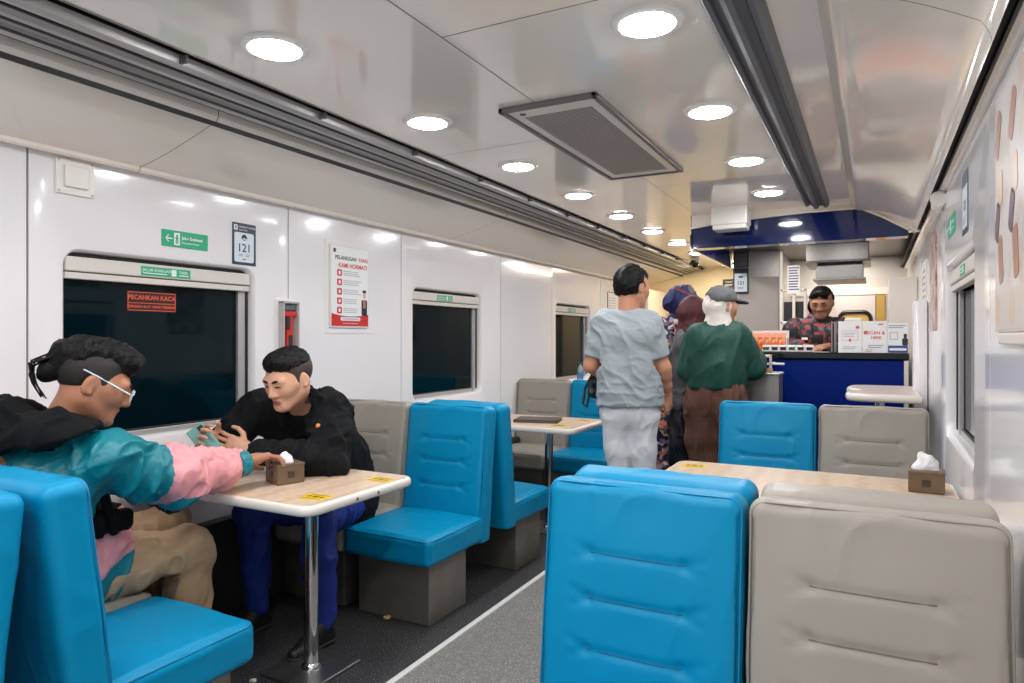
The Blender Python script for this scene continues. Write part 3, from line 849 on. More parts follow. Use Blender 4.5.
# 121 notice
t = board('notice_sticker', 'navy notice reading 121 on the left wall above the near window corner', 'sticker', on_left(2.325, 1.758), .142, .204, .0015, M_navy, .003)
wp = MB(); flat(wp, -.058, .058, -.088, .056, .0016, .01); wp.build('white_field', M_paperb, t)
text_mesh('lettering', '121', .056, M_ink, t, T(0, -.020, .0022), 'CENTER', .0006)
pc = MB(); pc.lathe([(0, .0024), (.015, .0024)], n=20, c=(0, .033, 0)); flat(pc, -.019, .019, .030, .0345, .0024); pc.build('cap_pictogram', M_ink, t)
wf = MB(); flat(wf, -.009, .009, .023, .0298, .0027, .003); wf.build('face_pictogram', M_paperb, t)
gl = MB(); lines(gl, -.032, -.006, -.050, 2, .008, .0023, .004); lines(gl, .006, .034, -.050, 2, .008, .0023, .004); gl.build('small_print', M_inkg, t)
rl = MB(); flat(rl, -.009, .009, -.077, -.071, .0023); rl.build('red_mark', M_red, t)
lg = MB(); flat(lg, -.060, -.040, .066, .092, .0016); lg.build('logo', M_paper, t)
lg = MB(); flat(lg, -.053, -.047, .071, .087, .0023); lg.build('logo_mark', M_navy, t)
text_mesh('lettering', 'CONTACT CENTER', .0115, M_paper, t, T(-.034, .083, .0016)); text_mesh('lettering', 'Layanan 24 jam', .009, M_paper, t, T(-.034, .069, .0016))

# customer rules poster in its clear holder
t = board('poster', 'white poster with a red foot and five red bullets on the left wall', 'poster', on_left(3.075, 1.598, XL + .0042), .335, .475, .010, M_cream, .004)
pp = MB(); flat(pp, -.158, .158, -.228, .228, .0105); pp.build('sheet', M_paper, t)
z = .0112
text_mesh('lettering', 'PELANGGAN', .031, M_ink, t, T(-.128, .164, z), bold=.0008); text_mesh('lettering', 'YANG', .031, M_red, t, T(.070, .164, z), bold=.0008)
text_mesh('lettering', 'KAMI HORMATI', .035, M_red, t, T(-.100, .121, z), bold=.0009)
rb = MB(); flat(rb, -.158, .158, -.228, -.172, z)
rb.raw([(-.158 + .316 * i / 16, -.172 + .016 * (2 * i / 16 - 1) ** 2, z + .0006) for i in range(17)] + [(.158, -.174, z + .0006), (-.158, -.174, z + .0006)], [tuple(range(19))])
rb.build('red_foot', M_red, t)
wb = MB(); flat(wb, -.085, .085, -.198, -.176, z + .001, .008); wb.build('white_strip', M_paperb, t)
text_mesh('lettering', 'Terima kasih atas kerjasamanya', .0105, M_red, t, T(0, -.187, z + .0017), 'CENTER')
text_mesh('lettering', 'kami siap melayani perjalanan anda', .009, M_paper, t, T(0, -.213, z + .0008), 'CENTER')
bl = MB(); sq = MB()
for i in range(5):
    y = .078 - i * .054
    flat(sq, -.112, -.072, y - .019, y + .019, z, .007)
    lines(bl, -.060, .098 if i < 3 else .066, y + .011, 3, .011, z, .0032, i)
sq.build('red_bullet', M_red, t); bl.build('small_print', M_inkg, t)
for i, s in enumerate('12345'):
    pm = MB(); y = .078 - i * .054
    flat(pm, -.100, -.084, y - .010, y + .010, z + .0008, .004); pm.build('bullet_pictogram', M_paper, t)
lg = MB(); flat(lg, -.142, -.122, .192, .215, z); lg.build('logo', M_navy, t)
of = MB()
flat(of, .098, .148, -.165, -.070, z, .012); flat(of, .107, .139, -.030, -.012, z, .008); of.build('officer_uniform', M_navy, t)
of = MB(); flat(of, .112, .134, -.062, -.030, z + .0008, .008); flat(of, .114, .132, -.120, -.072, z + .0008); of.build('officer_face', mat('print_skin', srgb(214, 170, 140), .5), t)
of = MB(); flat(of, .119, .127, -.120, -.075, z + .0016); of.build('officer_tie', M_red, t)
o = tag(MB().rbox(XL + .0005, XL + .004, 2.88, 3.285, 1.325, 1.86, .0015).build('poster_backing', M_wall), 'clear backing plate behind the white and red wall poster', 'poster holder')

# emergency hammer box
t = thing('hammer_box', 'clear wall box with a red emergency hammer beside the near left window', 'emergency hammer box', (0, 0, 0)); t.matrix_world = on_left(2.592, 1.345)
MB().rbox(-.075, .075, -.16, .16, .0005, .007, .003).build('mount', M_wall, t)
MB().rbox(-.05, .05, -.14, .14, .0075, .012, .002).build('back_plate', mat('box_grey', srgb(166, 150, 142), .3), t)
hm = MB(); hm.rbox(-.022, .022, -.13, .085, .012, .034, .008).build('hammer_handle', M_red, t)
hm = MB(); hm.rbox(-.046, .046, .066, .094, .014, .036, .006); hm.tube([(.046, .08, .025), (.058, .08, .025)], [.006, .002], 8); hm.build('hammer_head', M_red, t)
hm = MB(); hm.rbox(-.03, -.006, .0, .07, .034, .042, .003).rbox(-.012, .014, -.10, -.03, .034, .037, .002); hm.build('hammer_label', M_ink, t)
fr = MB()
for (x0, x1, y0, y1) in ((-.055, .055, .134, .145), (-.055, .055, -.145, -.134), (-.055, -.047, -.145, .145), (.047, .055, -.145, .145)): fr.rbox(x0, x1, y0, y1, .007, .046, .003)
fr.build('cover_frame', mat('clear_edge', srgb(216, 208, 204), .15, trans=.3), t)
MB().rbox(-.048, .048, .10, .13, .012, .03, .002).build('bracket', M_alud, t)

# square access plate
t = thing('wall_plate', 'square white plastic plate high on the left wall near the corner', 'wall plate', (0, 0, 0)); t.matrix_world = on_left(1.525, 1.918)
MB().rbox(-.072, .072, -.070, .066, .0005, .010, .004, 3).build('plate', M_white, t)
MB().rbox(-.045, .045, -.043, .043, .010, .022, .008, 3).build('raised_cover', M_white, t)
sc = MB()
for sx in (-1, 1):
    for sy in (-1, 1): sc.lathe([(0, .0125), (.004, .012), (.005, .01)], n=10, c=(sx * .062, sy * .059, 0))
sc.build('screw', M_alu, t)

# stickers on the windows
def green_strip(M, w, label):
    t = board('window_sticker', label, 'sticker', M, w, .038, .001, M_green, .001, 'green evacuation stickers')
    text_mesh('lettering', 'JALUR EVAKUASI', w * .075, M_paper, t, T(-w * .47, .004, .0011)); text_mesh('lettering', 'TARIK', w * .07, M_paper, t, T(w * .25, .004, .0011))
    d = MB(); flat(d, w * .10, w * .2, -.014, .014, .0011); lines(d, -w * .46, w * .02, -.009, 1, .01, .0011, .004); lines(d, w * .26, w * .46, -.009, 1, .01, .0011, .004); d.build('sticker_print', M_paper, t)
    return t
green_strip(on_left(1.92, 1.549 + .037, XL - .0115), .235, 'green evacuation sticker on the blind of the window behind the two seated people')
green_strip(on_left(4.11, 1.549 + .037, XL - .0115), .20, 'green evacuation sticker on the blind of the second left window')
green_strip(on_left(6.45, 1.549 + .037, XL - .0115), .20, 'green evacuation sticker on the blind of the third left window')
green_strip(on_right(3.10, 1.516 + .045, XR + .0115), .16, 'green evacuation sticker on the right wall window')
t = thing('glass_sticker', 'red and orange break-glass sticker on the glass of the near left window', 'sticker', (0, 0, 0)); t.matrix_world = on_left(1.89, 1.458, XL - .0660)
MB().box(-.115, .115, -.043, .043, .0001, .0006).build('panel', mat('sticker_dark', srgb(40, 10, 10), .4), t)
sb = MB(); z = .0007
for (x0, x1, y0, y1) in ((-.112, .112, .037, .040), (-.112, .112, -.040, -.037), (-.112, -.109, -.04, .04), (.109, .112, -.04, .04), (-.112, .112, -.009, -.006)): flat(sb, x0, x1, y0, y1, z)
sb.build('sticker_border', M_orange, t)
text_mesh('lettering', 'PECAHKAN KACA', .027, M_orange, t, T(0, .016, z), 'CENTER', .0006)
text_mesh('lettering', 'DENGAN ALAT YANG TERSEDIA', .0152, M_orange, t, T(0, -.023, z), 'CENTER', .0004)

# posters further along the left wall
t = board('wall_frame', 'plain white framed notice far down the left wall behind the standing person', 'notice', on_left(7.66, 1.63), .36, .42, .006, M_alud)
f = MB(); flat(f, -.17, .17, -.20, .20, .0065); f.build('sheet', M_paper, t); f = MB(); lines(f, -.14, .14, .14, 9, .03, .0072, .006); f.build('small_print', M_inkg, t)

# right wall
M_food = ramp_mat('food_print', 'noise', 5.5, [(0.30, srgb(220, 214, 210)), (0.50, srgb(212, 204, 200)), (0.57, srgb(206, 184, 168)), (0.63, srgb(196, 186, 182)), (0.70, srgb(214, 206, 202)), (0.78, srgb(186, 180, 182))], .3, stretch=(1, 1, 1))
t = board('menu_poster', 'large glossy menu poster with food pictures on the right wall', 'poster', on_right(1.83, 1.615), .66, .60, .008, M_food, .004)
mf = MB(); flat(mf, -.325, .325, -.295, -.20, .0085); mf.build('poster_foot', mat('poster_foot', srgb(208, 200, 194), .3), t)
mp = MB(); M_fb = mat('print_brown', srgb(176, 128, 106), .3); M_ft = mat('print_tan', srgb(216, 188, 166), .3); M_fm = mat('print_maroon', srgb(120, 84, 92), .3)
r = random.Random(5)
def dish(cx, cy, w, h, ang, m, nm):
    q = MB(); q.prism(rrect(-w, w, -h, h, min(w, h) * .6, 4), .0085, .0092); o = q.build(nm, m, t); o.location = (cx, cy, 0); o.rotation_euler = (0, 0, ang)
for i in range(3):
    x = -.28 + i * .2
    dish(x, .20, .03, .06, -.5, M_fb, 'food_picture'); dish(x + .03, .06, .035, .045, .1, M_ft, 'food_picture'); dish(x - .01, -.02, .028, .05, -.4, M_fm, 'food_picture'); dish(x + .04, -.12, .03, .06, .2, M_fb, 'food_picture'); dish(x, -.245, .03, .04, -.3, M_ft, 'food_picture')
o = tag(MB().rbox(XR - .012, XR - .0005, 1.5, 2.09, 1.285, 1.312, .004).build('poster_rail', M_cream), 'cream ledge under the large menu poster on the right wall', 'rail')

t = board('notice_sticker', 'tall narrow navy and white notice on the right wall by the window', 'sticker', on_right(2.89, 1.78), .17, .22, .0015, M_navy, .003)
f = MB(); flat(f, -.07, .07, -.09, .06, .0016, .008); f.build('white_field', M_paperb, t)
text_mesh('lettering', '121', .05, M_ink, t, T(0, -.01, .0022), 'CENTER', .0006)
f = MB(); lines(f, -.05, .05, -.05, 3, .01, .0022); f.build('small_print', M_inkg, t)
t = board('evacuation_sign', 'small green evacuation sign high on the right wall', 'sign', on_right(3.36, 1.768), .28, .085, .002, M_green)
f = MB(); flat(f, -.11, -.06, -.005, .005, .0021); flat(f, -.05, -.015, -.03, .03, .0021); f.build('exit_pictogram', M_paper, t)
text_mesh('lettering', 'Jalur Evakuasi', .022, M_paper, t, T(-.005, .01, .0021)); text_mesh('lettering', 'Evacuation Route', .014, M_paper, t, T(-.005, -.015, .0021))
M_pk = ramp_mat('pink_print', 'noise', 9, [(0.35, srgb(216, 196, 190)), (0.5, srgb(196, 160, 150)), (0.58, srgb(120, 84, 76)), (0.68, srgb(222, 212, 206))], .3)
board('menu_poster', 'narrow pinkish poster far along the right wall past the window', 'poster', on_right(4.32, 1.60), .40, .52, .006, M_pk)
t = board('menu_poster', 'pale poster on the right wall beside the counter cabinet', 'poster', on_right(5.0, 1.55), .30, .46, .006, M_paper)
f = MB(); lines(f, -.12, .12, .17, 8, .04, .0065, .012); f.build('small_print', M_inkg, t)
t = thing('wall_lamp', 'white conical fitting high on the right wall above the evacuation sign', 'wall fitting', (.262, 3.62, 1.93))
MB().lathe([(0, 0), (.035, 0), (.03, .03), (.02, .16), (.018, .2), (0, .2)], n=20, axis='y', c=(0, 0, 0)).build('fitting', M_white, t, smooth=True)
MB().rbox(-.002, .027, .02, .16, -.02, .05, .004).build('bracket', M_white, t)
MB().sweep([(.2899, 1.58), (.287, 1.6), (.287, 1.62), (.2899, 1.64)], 3.55, 3.56).build('trim_15', M_cream)
tag(bpy.data.objects['trim_15'], kind='structure')

# ================================================================== counter and kitchen
ct = thing('service_counter', 'blue fronted service counter with a black top', 'counter', (-.48, 5.15, 0))
MB().rbox(-.56, .685, .02, .60, .002, 1.152, .006).build('counter_body', M_bluelam, ct)
MB().rbox(-.59, .69, 0, .62, 1.153, 1.20, .008).build('counter_top', mat('black_stone', srgb(14, 16, 20), .14), ct)
MB().box(-.56, .685, .012, .02, .002, .10).build('kick_plate', M_steeld, ct)
MB().rbox(.66, .686, .004, .0195, .01, 1.15, .004).build('end_post', M_cream, ct)
ZK = 1.2005
def card(x, y, w, h, rz, label, body):
    t = thing('counter_sign', label, 'sign', (x, y, ZK), rz, 'white card signs standing on the counter')
    q = MB(); q.raw([(-w / 2, 0, 0), (w / 2, 0, 0), (w / 2, .035, h), (-w / 2, .035, h), (-w / 2, .004, 0), (w / 2, .004, 0), (w / 2, .039, h), (-w / 2, .039, h)], [(0, 1, 2, 3), (7, 6, 5, 4), (0, 4, 5, 1), (3, 2, 6, 7), (0, 3, 7, 4), (1, 5, 6, 2)])
    q.build('card', M_paper, t)
    q = MB(); q.raw([(-w / 2, .07, 0), (w / 2, .07, 0), (w / 2, .036, h), (-w / 2, .036, h), (-w / 2, .074, 0), (w / 2, .074, 0), (w / 2, .040, h), (-w / 2, .040, h)], [(0, 1, 2, 3), (7, 6, 5, 4), (0, 4, 5, 1), (3, 2, 6, 7), (0, 3, 7, 4), (1, 5, 6, 2)])
    q.build('easel_back', M_paper, t)
    ang = math.atan2(.035, h)
    F = Matrix.Translation((0, -.0006, 0)) @ Matrix.Rotation(-ang, 4, 'X') @ to_front(0, 0, 0)
    def part(nm, m, fn):
        k = MB(); fn(k); me = k.mesh(nm); me.transform(F); link(nm, me, t, m)
    body(t, F, part, w, h)
    return t
M_pk2 = mat('print_red', srgb(214, 84, 70), .4)
def b1_(t, F, part, w, h):
    def fr(k):
        for (x0, x1, y0, y1) in ((-.05, .05, .15, .152), (-.05, .05, .085, .087), (-.05, -.048, .085, .152), (.048, .05, .085, .152)): flat(k, x0, x1, y0, y1, 0)
    part('print_frame', M_pk2, fr); part('logo', M_pk2, lambda k: flat(k, .035, .058, .165, .185, 0, .006))
    part('flame_mark', M_pk2, lambda k: flat(k, -.007, .007, .075, .097, .0008, .006))
    part('small_print', M_inkg, lambda k: (lines(k, -.04, .04, .135, 3, .012, 0), lines(k, -.045, .045, .04, 2, .012, 0)))
def b2_(t, F, part, w, h):
    text_mesh('lettering', 'SCAN &', .030, M_pk2, t, F @ T(.008, .135, 0), 'CENTER', .0006); text_mesh('lettering', 'HERE', .026, M_pk2, t, F @ T(.008, .102, 0), 'CENTER', .0006)
    part('logo', M_pk2, lambda k: (flat(k, -.066, -.044, .125, .15, 0, .007), flat(k, .02, .05, .19, .198, 0)))
    part('small_print', M_inkg, lambda k: (lines(k, -.04, .055, .05, 2, .014, 0, .006), lines(k, -.055, -.01, .02, 2, .01, 0)))
def b3_(t, F, part, w, h):
    part('blue_foot', mat('print_blue', srgb(40, 76, 150), .4), lambda k: flat(k, -w / 2 + .002, w / 2 - .002, .002, .05, 0))
    part('foot_print', M_paper, lambda k: flat(k, -.05, .05, .016, .032, .0008, .006))
    part('small_print', M_inkg, lambda k: (lines(k, -.055, .05, .185, 2, .013, 0, .006), flat(k, -.046, .0, .09, .093, 0), flat(k, -.046, .0, .138, .141, 0), flat(k, -.046, -.043, .09, .14, 0), flat(k, -.003, 0, .09, .14, 0)))
    part('figure_picture', M_ink, lambda k: (flat(k, .025, .058, .05, .10, .0008, .01), flat(k, .034, .052, .10, .13, .0008, .008)))
card(-.140, 5.19, .145, .215, 0, 'white counter sign with a red frame, leftmost of the three cards', b1_)
card(.010, 5.19, .148, .215, 0, 'white counter sign with red lettering, middle of the three cards', b2_)
card(.146, 5.19, .118, .20, 0, 'white counter sign with a blue foot, rightmost of the three cards', b3_)
t = thing('card_stand', 'narrow grey stand edge on beside the leftmost white counter sign', 'stand', (-.245, 5.22, ZK))
MB().rbox(-.012, -.004, 0, .16, .001, .215, .002).rbox(.006, .014, 0, .16, .001, .215, .002).build('panel', mat('stand_grey', srgb(150, 146, 142), .4), t); MB().rbox(-.003, .005, .01, .15, .001, .20, .001).build('dark_core', M_ink, t)
t = thing('receipt_printer', 'small white printer standing behind the white counter signs', 'printer', (-.125, 5.42, ZK))
MB().rbox(-.055, .055, -.06, .06, .001, .24, .012).build('housing', M_white, t); MB().rbox(-.04, .04, -.061, -.055, .20, .21, .001).build('paper_slot', M_ink, t)
# snack display
t = thing('snack_tray', 'white tray of orange snack packets at the left end of the counter', 'tray', (-.68, 5.345, ZK))
MB().box(-.13, .13, -.08, .08, .001, .006).box(-.13, .13, .074, .08, .001, .155).box(-.13, -.125, -.08, .08, .001, .10).box(.125, .13, -.08, .08, .001, .10).build('tray', M_paper, t)
M_or = ramp_mat('snack_print', 'noise', 30, [(0.35, srgb(232, 84, 36)), (0.5, srgb(240, 120, 50)), (0.6, srgb(244, 210, 170)), (0.7, srgb(220, 60, 40))], .35)
for j in range(2):
    for i in range(5):
        p = thing('snack_packet', 'orange snack packet standing in the white tray on the counter', 'snack packet', (-.775 + i * .047, 5.307 + j * .055, ZK + .0065 + .012 * j), .08 * ((i * 7 + j) % 3 - 1), 'orange snack packets')
        q = MB(); q.rbox(-.021, .021, -.012, .012, .008, .105, .009, 3); q.build('packet', M_or, p)
        q = MB().box(-.021, .021, -.0015, .0015, .104, .116).build('packet_seal', mat('seal_foil', srgb(236, 180, 150), .4), p); MB().box(-.021, .021, -.0015, .0015, 0, .010).build('packet_seal', mat('seal_foil', srgb(236, 180, 150), .4), p)
t = thing('cup_tray', 'long low clear tray of dark cups along the counter edge', 'tray', (-.54, 5.215, ZK))
MB().box(-.17, .17, -.035, .035, .001, .004).box(-.17, .17, -.035, -.032, .001, .012).box(-.17, .17, .032, .035, .001, .05).build('tray', M_paper, t)
for i in range(6):
    p = thing('dessert_cup', 'small dark cup with a white lid in the low tray on the counter', 'cup', (-.685 + i * .058, 5.212, ZK + .0045), 0, 'small cups on the counter')
    MB().lathe([(0, 0), (.017, 0), (.022, .030), (0, .030)], n=14).build('cup', mat('cup_maroon', srgb(74, 26, 28), .3) if i % 3 else mat('cup_green', srgb(60, 110, 60), .3), p, smooth=True)
    MB().lathe([(0, .0385), (.021, .038), (.0235, .035), (.0235, .0305), (0, .0305)], n=14).build('lid', M_paper, p, smooth=True)
for i in range(4):
    p = thing('blue_carton', 'blue and white carton in the row behind the orange snack packets', 'carton', (-.86 + i * .056, 5.46, ZK), 0, 'blue cartons behind the snacks')
    MB().rbox(-.025, .025, -.02, .02, .001, .14, .003).build('carton', M_paper, p); MB().box(-.0255, .0255, -.0205, -.0203, .03, .06).box(-.0255, .0255, -.0205, -.0203, .085, .125).build('blue_print', mat('carton_blue', srgb(30, 70, 160), .4), p)
    MB().rbox(-.012, .012, -.008, .008, .14, .155, .003).build('cap', M_paper, p)
t = thing('paper_sheet', 'white sheet of paper lying on the black counter top', 'paper', (-.33, 5.25, ZK), .1)
MB().box(-.06, .06, -.045, .045, .0005, .0015).build('sheet', M_paper, t)
# steel bin with handrail frame before the counter
t = thing('steel_bin', 'open steel bin standing before the counter beside the person in green', 'bin', (-.648, 4.86, 0))
mbn = MB(); mbn.rbox(-.10, .10, -.105, -.10, .002, 1.06, .002).rbox(-.10, .10, .095, .10, .002, 1.06, .002).rbox(-.105, -.10, -.105, .10, .002, 1.06, .002).rbox(.10, .105, -.105, .10, .002, 1.06, .002).box(-.10, .10, -.10, .10, .95, .955)
mbn.build('bin_body', mat('bin_steel', srgb(156, 152, 146), .36, .55, noise=(6, .25)), t)
MB().rbox(-.112, .112, -.112, -.09, 1.055, 1.068, .003).rbox(-.112, .112, .088, .108, 1.055, 1.068, .003).build('rim', M_steel, t)
MB().rbox(.01, .06, -.06, -.055, .97, 1.10, .002).build('cardboard', mat('cardboard', srgb(196, 164, 124), .8), t)
t = thing('tray_rack', 'white metal rack with two bars fixed on the counter front above the steel bin', 'rack', (-.62, 5.14, .03))
rk = MB(); rk.rbox(-.10, .005, -.20, -.185, 1.135, 1.155, .004).rbox(-.10, .09, -.20, -.185, 1.085, 1.10, .004).rbox(-.008, .008, -.20, -.185, 1.0, 1.155, .004).rbox(-.008, .008, -.185, .0145, 1.09, 1.10, .003)
rk.build('bar', M_cream, t)

# kitchen behind
t = thing('wall_cabinet', 'tall cream cabinet at the right end of the counter', 'cabinet', (.165, 5.83, 0))
MB().rbox(-.062, .125, -.04, .33, .002, 1.75, .006).build('cabinet_body', M_cream, t); MB().box(-.055, .118, -.046, -.041, .02, 1.73).build('door', M_cream, t)
t = thing('extractor_hood', 'brushed steel extractor hood over the kitchen', 'hood', (-.26, 6.2, 0))
MB().rbox(-.23, .23, -.1, .5, 1.93, 2.07, .004).build('hood_body', M_steel, t); MB().rbox(-.245, .245, -.115, .5, 1.915, 1.93, .004).build('hood_rim', M_steeld, t); MB().rbox(-.16, .19, -.04, .5, 1.79, 1.90, .004).rbox(-.18, .21, -.06, .5, 1.775, 1.79, .003).build('lower_hood', M_steel, t)
MB().box(-.15, .18, 0, .5, 1.899, 1.916).build('duct', M_alud, t)
t = thing('oven_rack', 'tall white rack of dark ovens behind the counter', 'rack', (-.64, 6.3, 0))
fr = MB()
for x in (-.06, .04, .13):
    fr.rbox(x - .012, x + .012, -.02, .02, .002, 1.72 if x > -.05 else 2.05, .004)
for zz in (.9, 1.22, 1.42, 1.70): fr.rbox(-.07, .14, -.02, .02, zz, zz + .022, .004)
fr.build('frame', M_cream, t)
for zz in (1.245, 1.445): MB().rbox(-.045, .028, .03, .30, zz, zz + .17, .006).rbox(.052, .118, .03, .30, zz, zz + .17, .006).build('oven', M_black, t)
t = board('paper_note', 'white notes with dark writing hung above the oven rack', 'note', Matrix.Translation((-.60, 6.27, 1.80)) @ to_front(0, 0, 0), .10, .24, .002, M_paper)
f = MB(); lines(f, -.04, .045, .10, 9, .023, .0026, .010); f.build('small_print', mat('ink_violet', srgb(80, 70, 120), .5), t)
t = thing('hanging_hat', 'dark hat hanging beside the oven rack', 'cap', (-.44, 6.40, 1.55))
S = SDF((-.1, -.1, -.14), (.1, .1, .14), .006); S.ell((0, 0, .03), (.06, .06, .075), k=.02); S.cone((0, -.01, .0), (.01, -.04, -.06), .05, .03, k=.03)
sculpt('hat', S, M_black, t, 2)
t = board('hanging_sign', 'black framed 121 notice hanging at the kitchen corner', 'sign', to_front(-1.085, 6.585, 1.83), .135, .235, .008, M_ink, .004)
f = MB(); flat(f, -.056, .056, -.10, .07, .0085); f.build('white_field', M_paperb, t); text_mesh('lettering', '121', .045, M_ink, t, T(0, -.02, .0092), 'CENTER', .0008)
f = MB(); flat(f, -.02, .02, .03, .045, .0092); lines(f, -.03, .03, -.06, 2, .012, .0092); f.build('small_print', M_ink, t)
t = board('hanging_sign', 'blank dark framed panel above the hanging 121 notice', 'sign', to_front(-1.085, 6.585, 2.03), .135, .15, .008, M_ink, .004)
f = MB(); flat(f, -.056, .056, -.065, .065, .0085); f.build('grey_field', mat('panel_grey', srgb(110, 110, 120), .2), t)
t = board('exit_board', 'small black sign with pale lettering at the end of the corridor', 'sign', to_front(-1.60, 8.84, 1.99), .15, .10, .01, M_ink, .003)
text_mesh('lettering', 'TOILET', .028, M_paper, t, T(0, .012, .0105), 'CENTER'); f = MB(); lines(f, -.05, .05, -.02, 2, .014, .0105, .006); f.build('small_print', M_paper, t)
# corridor side cupboards on the left beyond the windows
tag(MB().rbox(XL + .002, XL + .30, 8.1, 8.88, .002, 1.9, .01).build('corridor_cupboard', M_cream), 'tall cream cupboard at the far end of the left wall', 'cupboard')
# ================================================================== people
M_skin = mat('skin_tan', srgb(196, 140, 110), 0.5, spec=0.4, noise=(30, .06))
M_skin2 = mat('skin_light', srgb(214, 164, 136), 0.5, spec=0.4, noise=(30, .06))
M_skind = mat('skin_brown', srgb(148, 102, 80), 0.5, spec=0.4, noise=(30, .06))
M_lip = mat('lip', srgb(170, 112, 98), 0.5)
M_hair = mat('hair_black', srgb(9, 8, 9), 0.5, spec=0.22, bump=(160, .4))
M_fade = mat('hair_fade', srgb(58, 42, 36), 0.6, noise=(260, .5))
M_under = mat('hair_undercut', srgb(28, 20, 18), 0.7, noise=(300, .6))
M_eyew = mat('eye_white', srgb(226, 222, 216), 0.25)
M_iris = mat('iris_dark', srgb(24, 16, 12), 0.15)

def frame(fwd, up=(0, 0, 1), roll=0.0):
    """columns: right, forward, up"""
    f = unit(fwd); r = unit(np.cross(f, up)); u = np.cross(r, f)
    if roll: r, u = r * math.cos(roll) + u * math.sin(roll), u * math.cos(roll) - r * math.sin(roll)
    return np.stack([r, f, u], 1)

class Head:
    def __init__(self, c, fwd, s=1.0, roll=0.0):
        self.c = np.array(c, float); self.M = frame(fwd, roll=roll); self.s = s
    def p(self, x, y, z): return self.c + self.M @ (np.array([x, y, z]) * self.s)
    def cone(self, S, a, b, ra, rb, k, op='add'): S.cone(self.p(*a), self.p(*b), ra * self.s, rb * self.s, k * self.s, op)
    def ell(self, S, c, r, k, op='add', M=None): S.ell(self.p(*c), np.array(r) * self.s, self.M if M is None else self.M @ M, k * self.s, op)
    def local(self, P): return ((P - self.c) @ self.M) / self.s
    def into(self, S, neck_to=None, detail=True, neck_r=.054):
        self.ell(S, (0, -.020, .030), (.073, .093, .082), .01)
        self.ell(S, (0, .022, -.022), (.064, .068, .078), .03)
        for s in (-1, 1):
            self.cone(S, (s * .051, -.004, -.048), (s * .019, .060, -.090), .022, .020, .03)
            self.ell(S, (s * .043, .050, -.024), (.024, .026, .024), .022)
            self.cone(S, (s * .052, .03, .0), (s * .048, .01, .05), .024, .024, .03)
        self.ell(S, (0, .066, -.094), (.022, .018, .016), .024)
        if detail:
            self.cone(S, (-.040, .072, .020), (.040, .072, .020), .014, .014, .018)
            for s in (-1, 1):
                self.ell(S, (s * .031, .098, -.001), (.019, .016, .011), .012, 'cut')
                self.ell(S, (s * .031, .0735, -.001), (.0165, .0115, .0115), .004)
                self.cone(S, (s * .016, .0855, .0035), (s * .046, .076, .001), .0032, .0028, .004)
            self.cone(S, (0, .084, .010), (0, .0985, -.028), .0075, .0105, .014)
            self.ell(S, (0, .098, -.034), (.0125, .0105, .0095), .010)
            for s in (-1, 1):
                self.ell(S, (s * .0135, .088, -.036), (.0085, .010, .0075), .008)
            self.cone(S, (-.017, .080, -.0625), (.017, .080, -.0625), .0058, .0058, .007)
            self.cone(S, (0, .084, -.0600), (0, .084, -.0600), .006, .006, .008)
            self.cone(S, (-.013, .079, -.0725), (.013, .079, -.0725), .0062, .0062, .007)
            self.cone(S, (-.023, .088, -.0675), (.023, .088, -.0675), .0020, .0020, .003, 'cut')
            self.cone(S, (-.012, .093, -.085), (.012, .093, -.085), .006, .006, .012, 'cut')
        for s in (-1, 1):
            E = np.array([[math.cos(.35), -s * math.sin(.35), 0], [s * math.sin(.35), math.cos(.35), 0], [0, 0, 1]])
            R = np.array([[1, 0, 0], [0, math.cos(.25), math.sin(.25)], [0, -math.sin(.25), math.cos(.25)]])
            self.ell(S, (s * .078, -.014, -.006), (.0095, .019, .033), .006, 'add', E @ R)
            if detail:
                self.ell(S, (s * .091, -.008, -.002), (.008, .010, .019), .005, 'cut', E @ R)
                self.ell(S, (s * .081, -.006, -.028), (.006, .008, .008), .006)
        if neck_to is not None:
            S.cone(self.p(0, -.026, -.06), neck_to, neck_r * self.s, (neck_r + .004), k=.03)
    def skin_class(self, lips=1):
        def f(C):
            L = self.local(C); m = np.zeros(len(C), int)
            lip = (np.abs(L[:, 0]) < .0245) & (L[:, 2] < -.0575) & (L[:, 2] > -.079) & (L[:, 1] > .074) & (((L[:, 2] + .068) / .0105) ** 2 + (L[:, 0] / .0245) ** 2 < 1)
            m[lip] = lips
            return m
        return f
    def face_parts(self, person, open_=.4, brow_m=None, look=-.3):
        s_ = self.s
        bro = brow_m or M_hair
        for sd in (-1, 1):
            pts = [(sd * .012, .0900, .0180), (sd * .024, .0895, .0225), (sd * .037, .0835, .0235), (sd * .052, .0700, .0185)]
            MB().tube([tuple(self.p(*q)) for q in pts], [.0030 * s_, .0046 * s_, .0042 * s_, .0016 * s_], 8).build('eyebrow', bro, person, smooth=True)
            # the visible slit of the eye: white, iris and lash line
            ey = MB(); n = 9
            up = []; lo = []
            for i in range(n):
                t = i / (n - 1); x = sd * (.017 + .028 * t); b = math.sin(PI * t)
                y = .0868 - .0075 * t ** 1.5 - .0006
                up.append(self.p(x, y + .0012, -.0012 + .0075 * open_ * b)); lo.append(self.p(x, y + .0010, -.0022 - .0035 * b * open_))
            ey.raw([tuple(q) for q in up + lo], [(i, i + 1, n + i + 1, n + i) for i in range(n - 1)])
            e = ey.build('eye', M_eyew, person)
            ir = MB(); cx = sd * .030; R = .0052
            ir.raw([tuple(self.p(cx + R * math.cos(a), .0868 - .0075 * .46 ** 1.5 + .0016, -.0015 - .001 + R * max(-.55 * open_ - .05, min(.9 * open_, math.sin(a))))) for a in np.linspace(0, 2 * PI, 18)[:-1]], [tuple(range(17))])
            ir.build('iris', M_iris, e)
            MB().tube([tuple(q) for q in up], [.0010 * s_] + [.0021 * s_] * (n - 2) + [.0014 * s_], 6).build('eyelashes', M_iris, e)

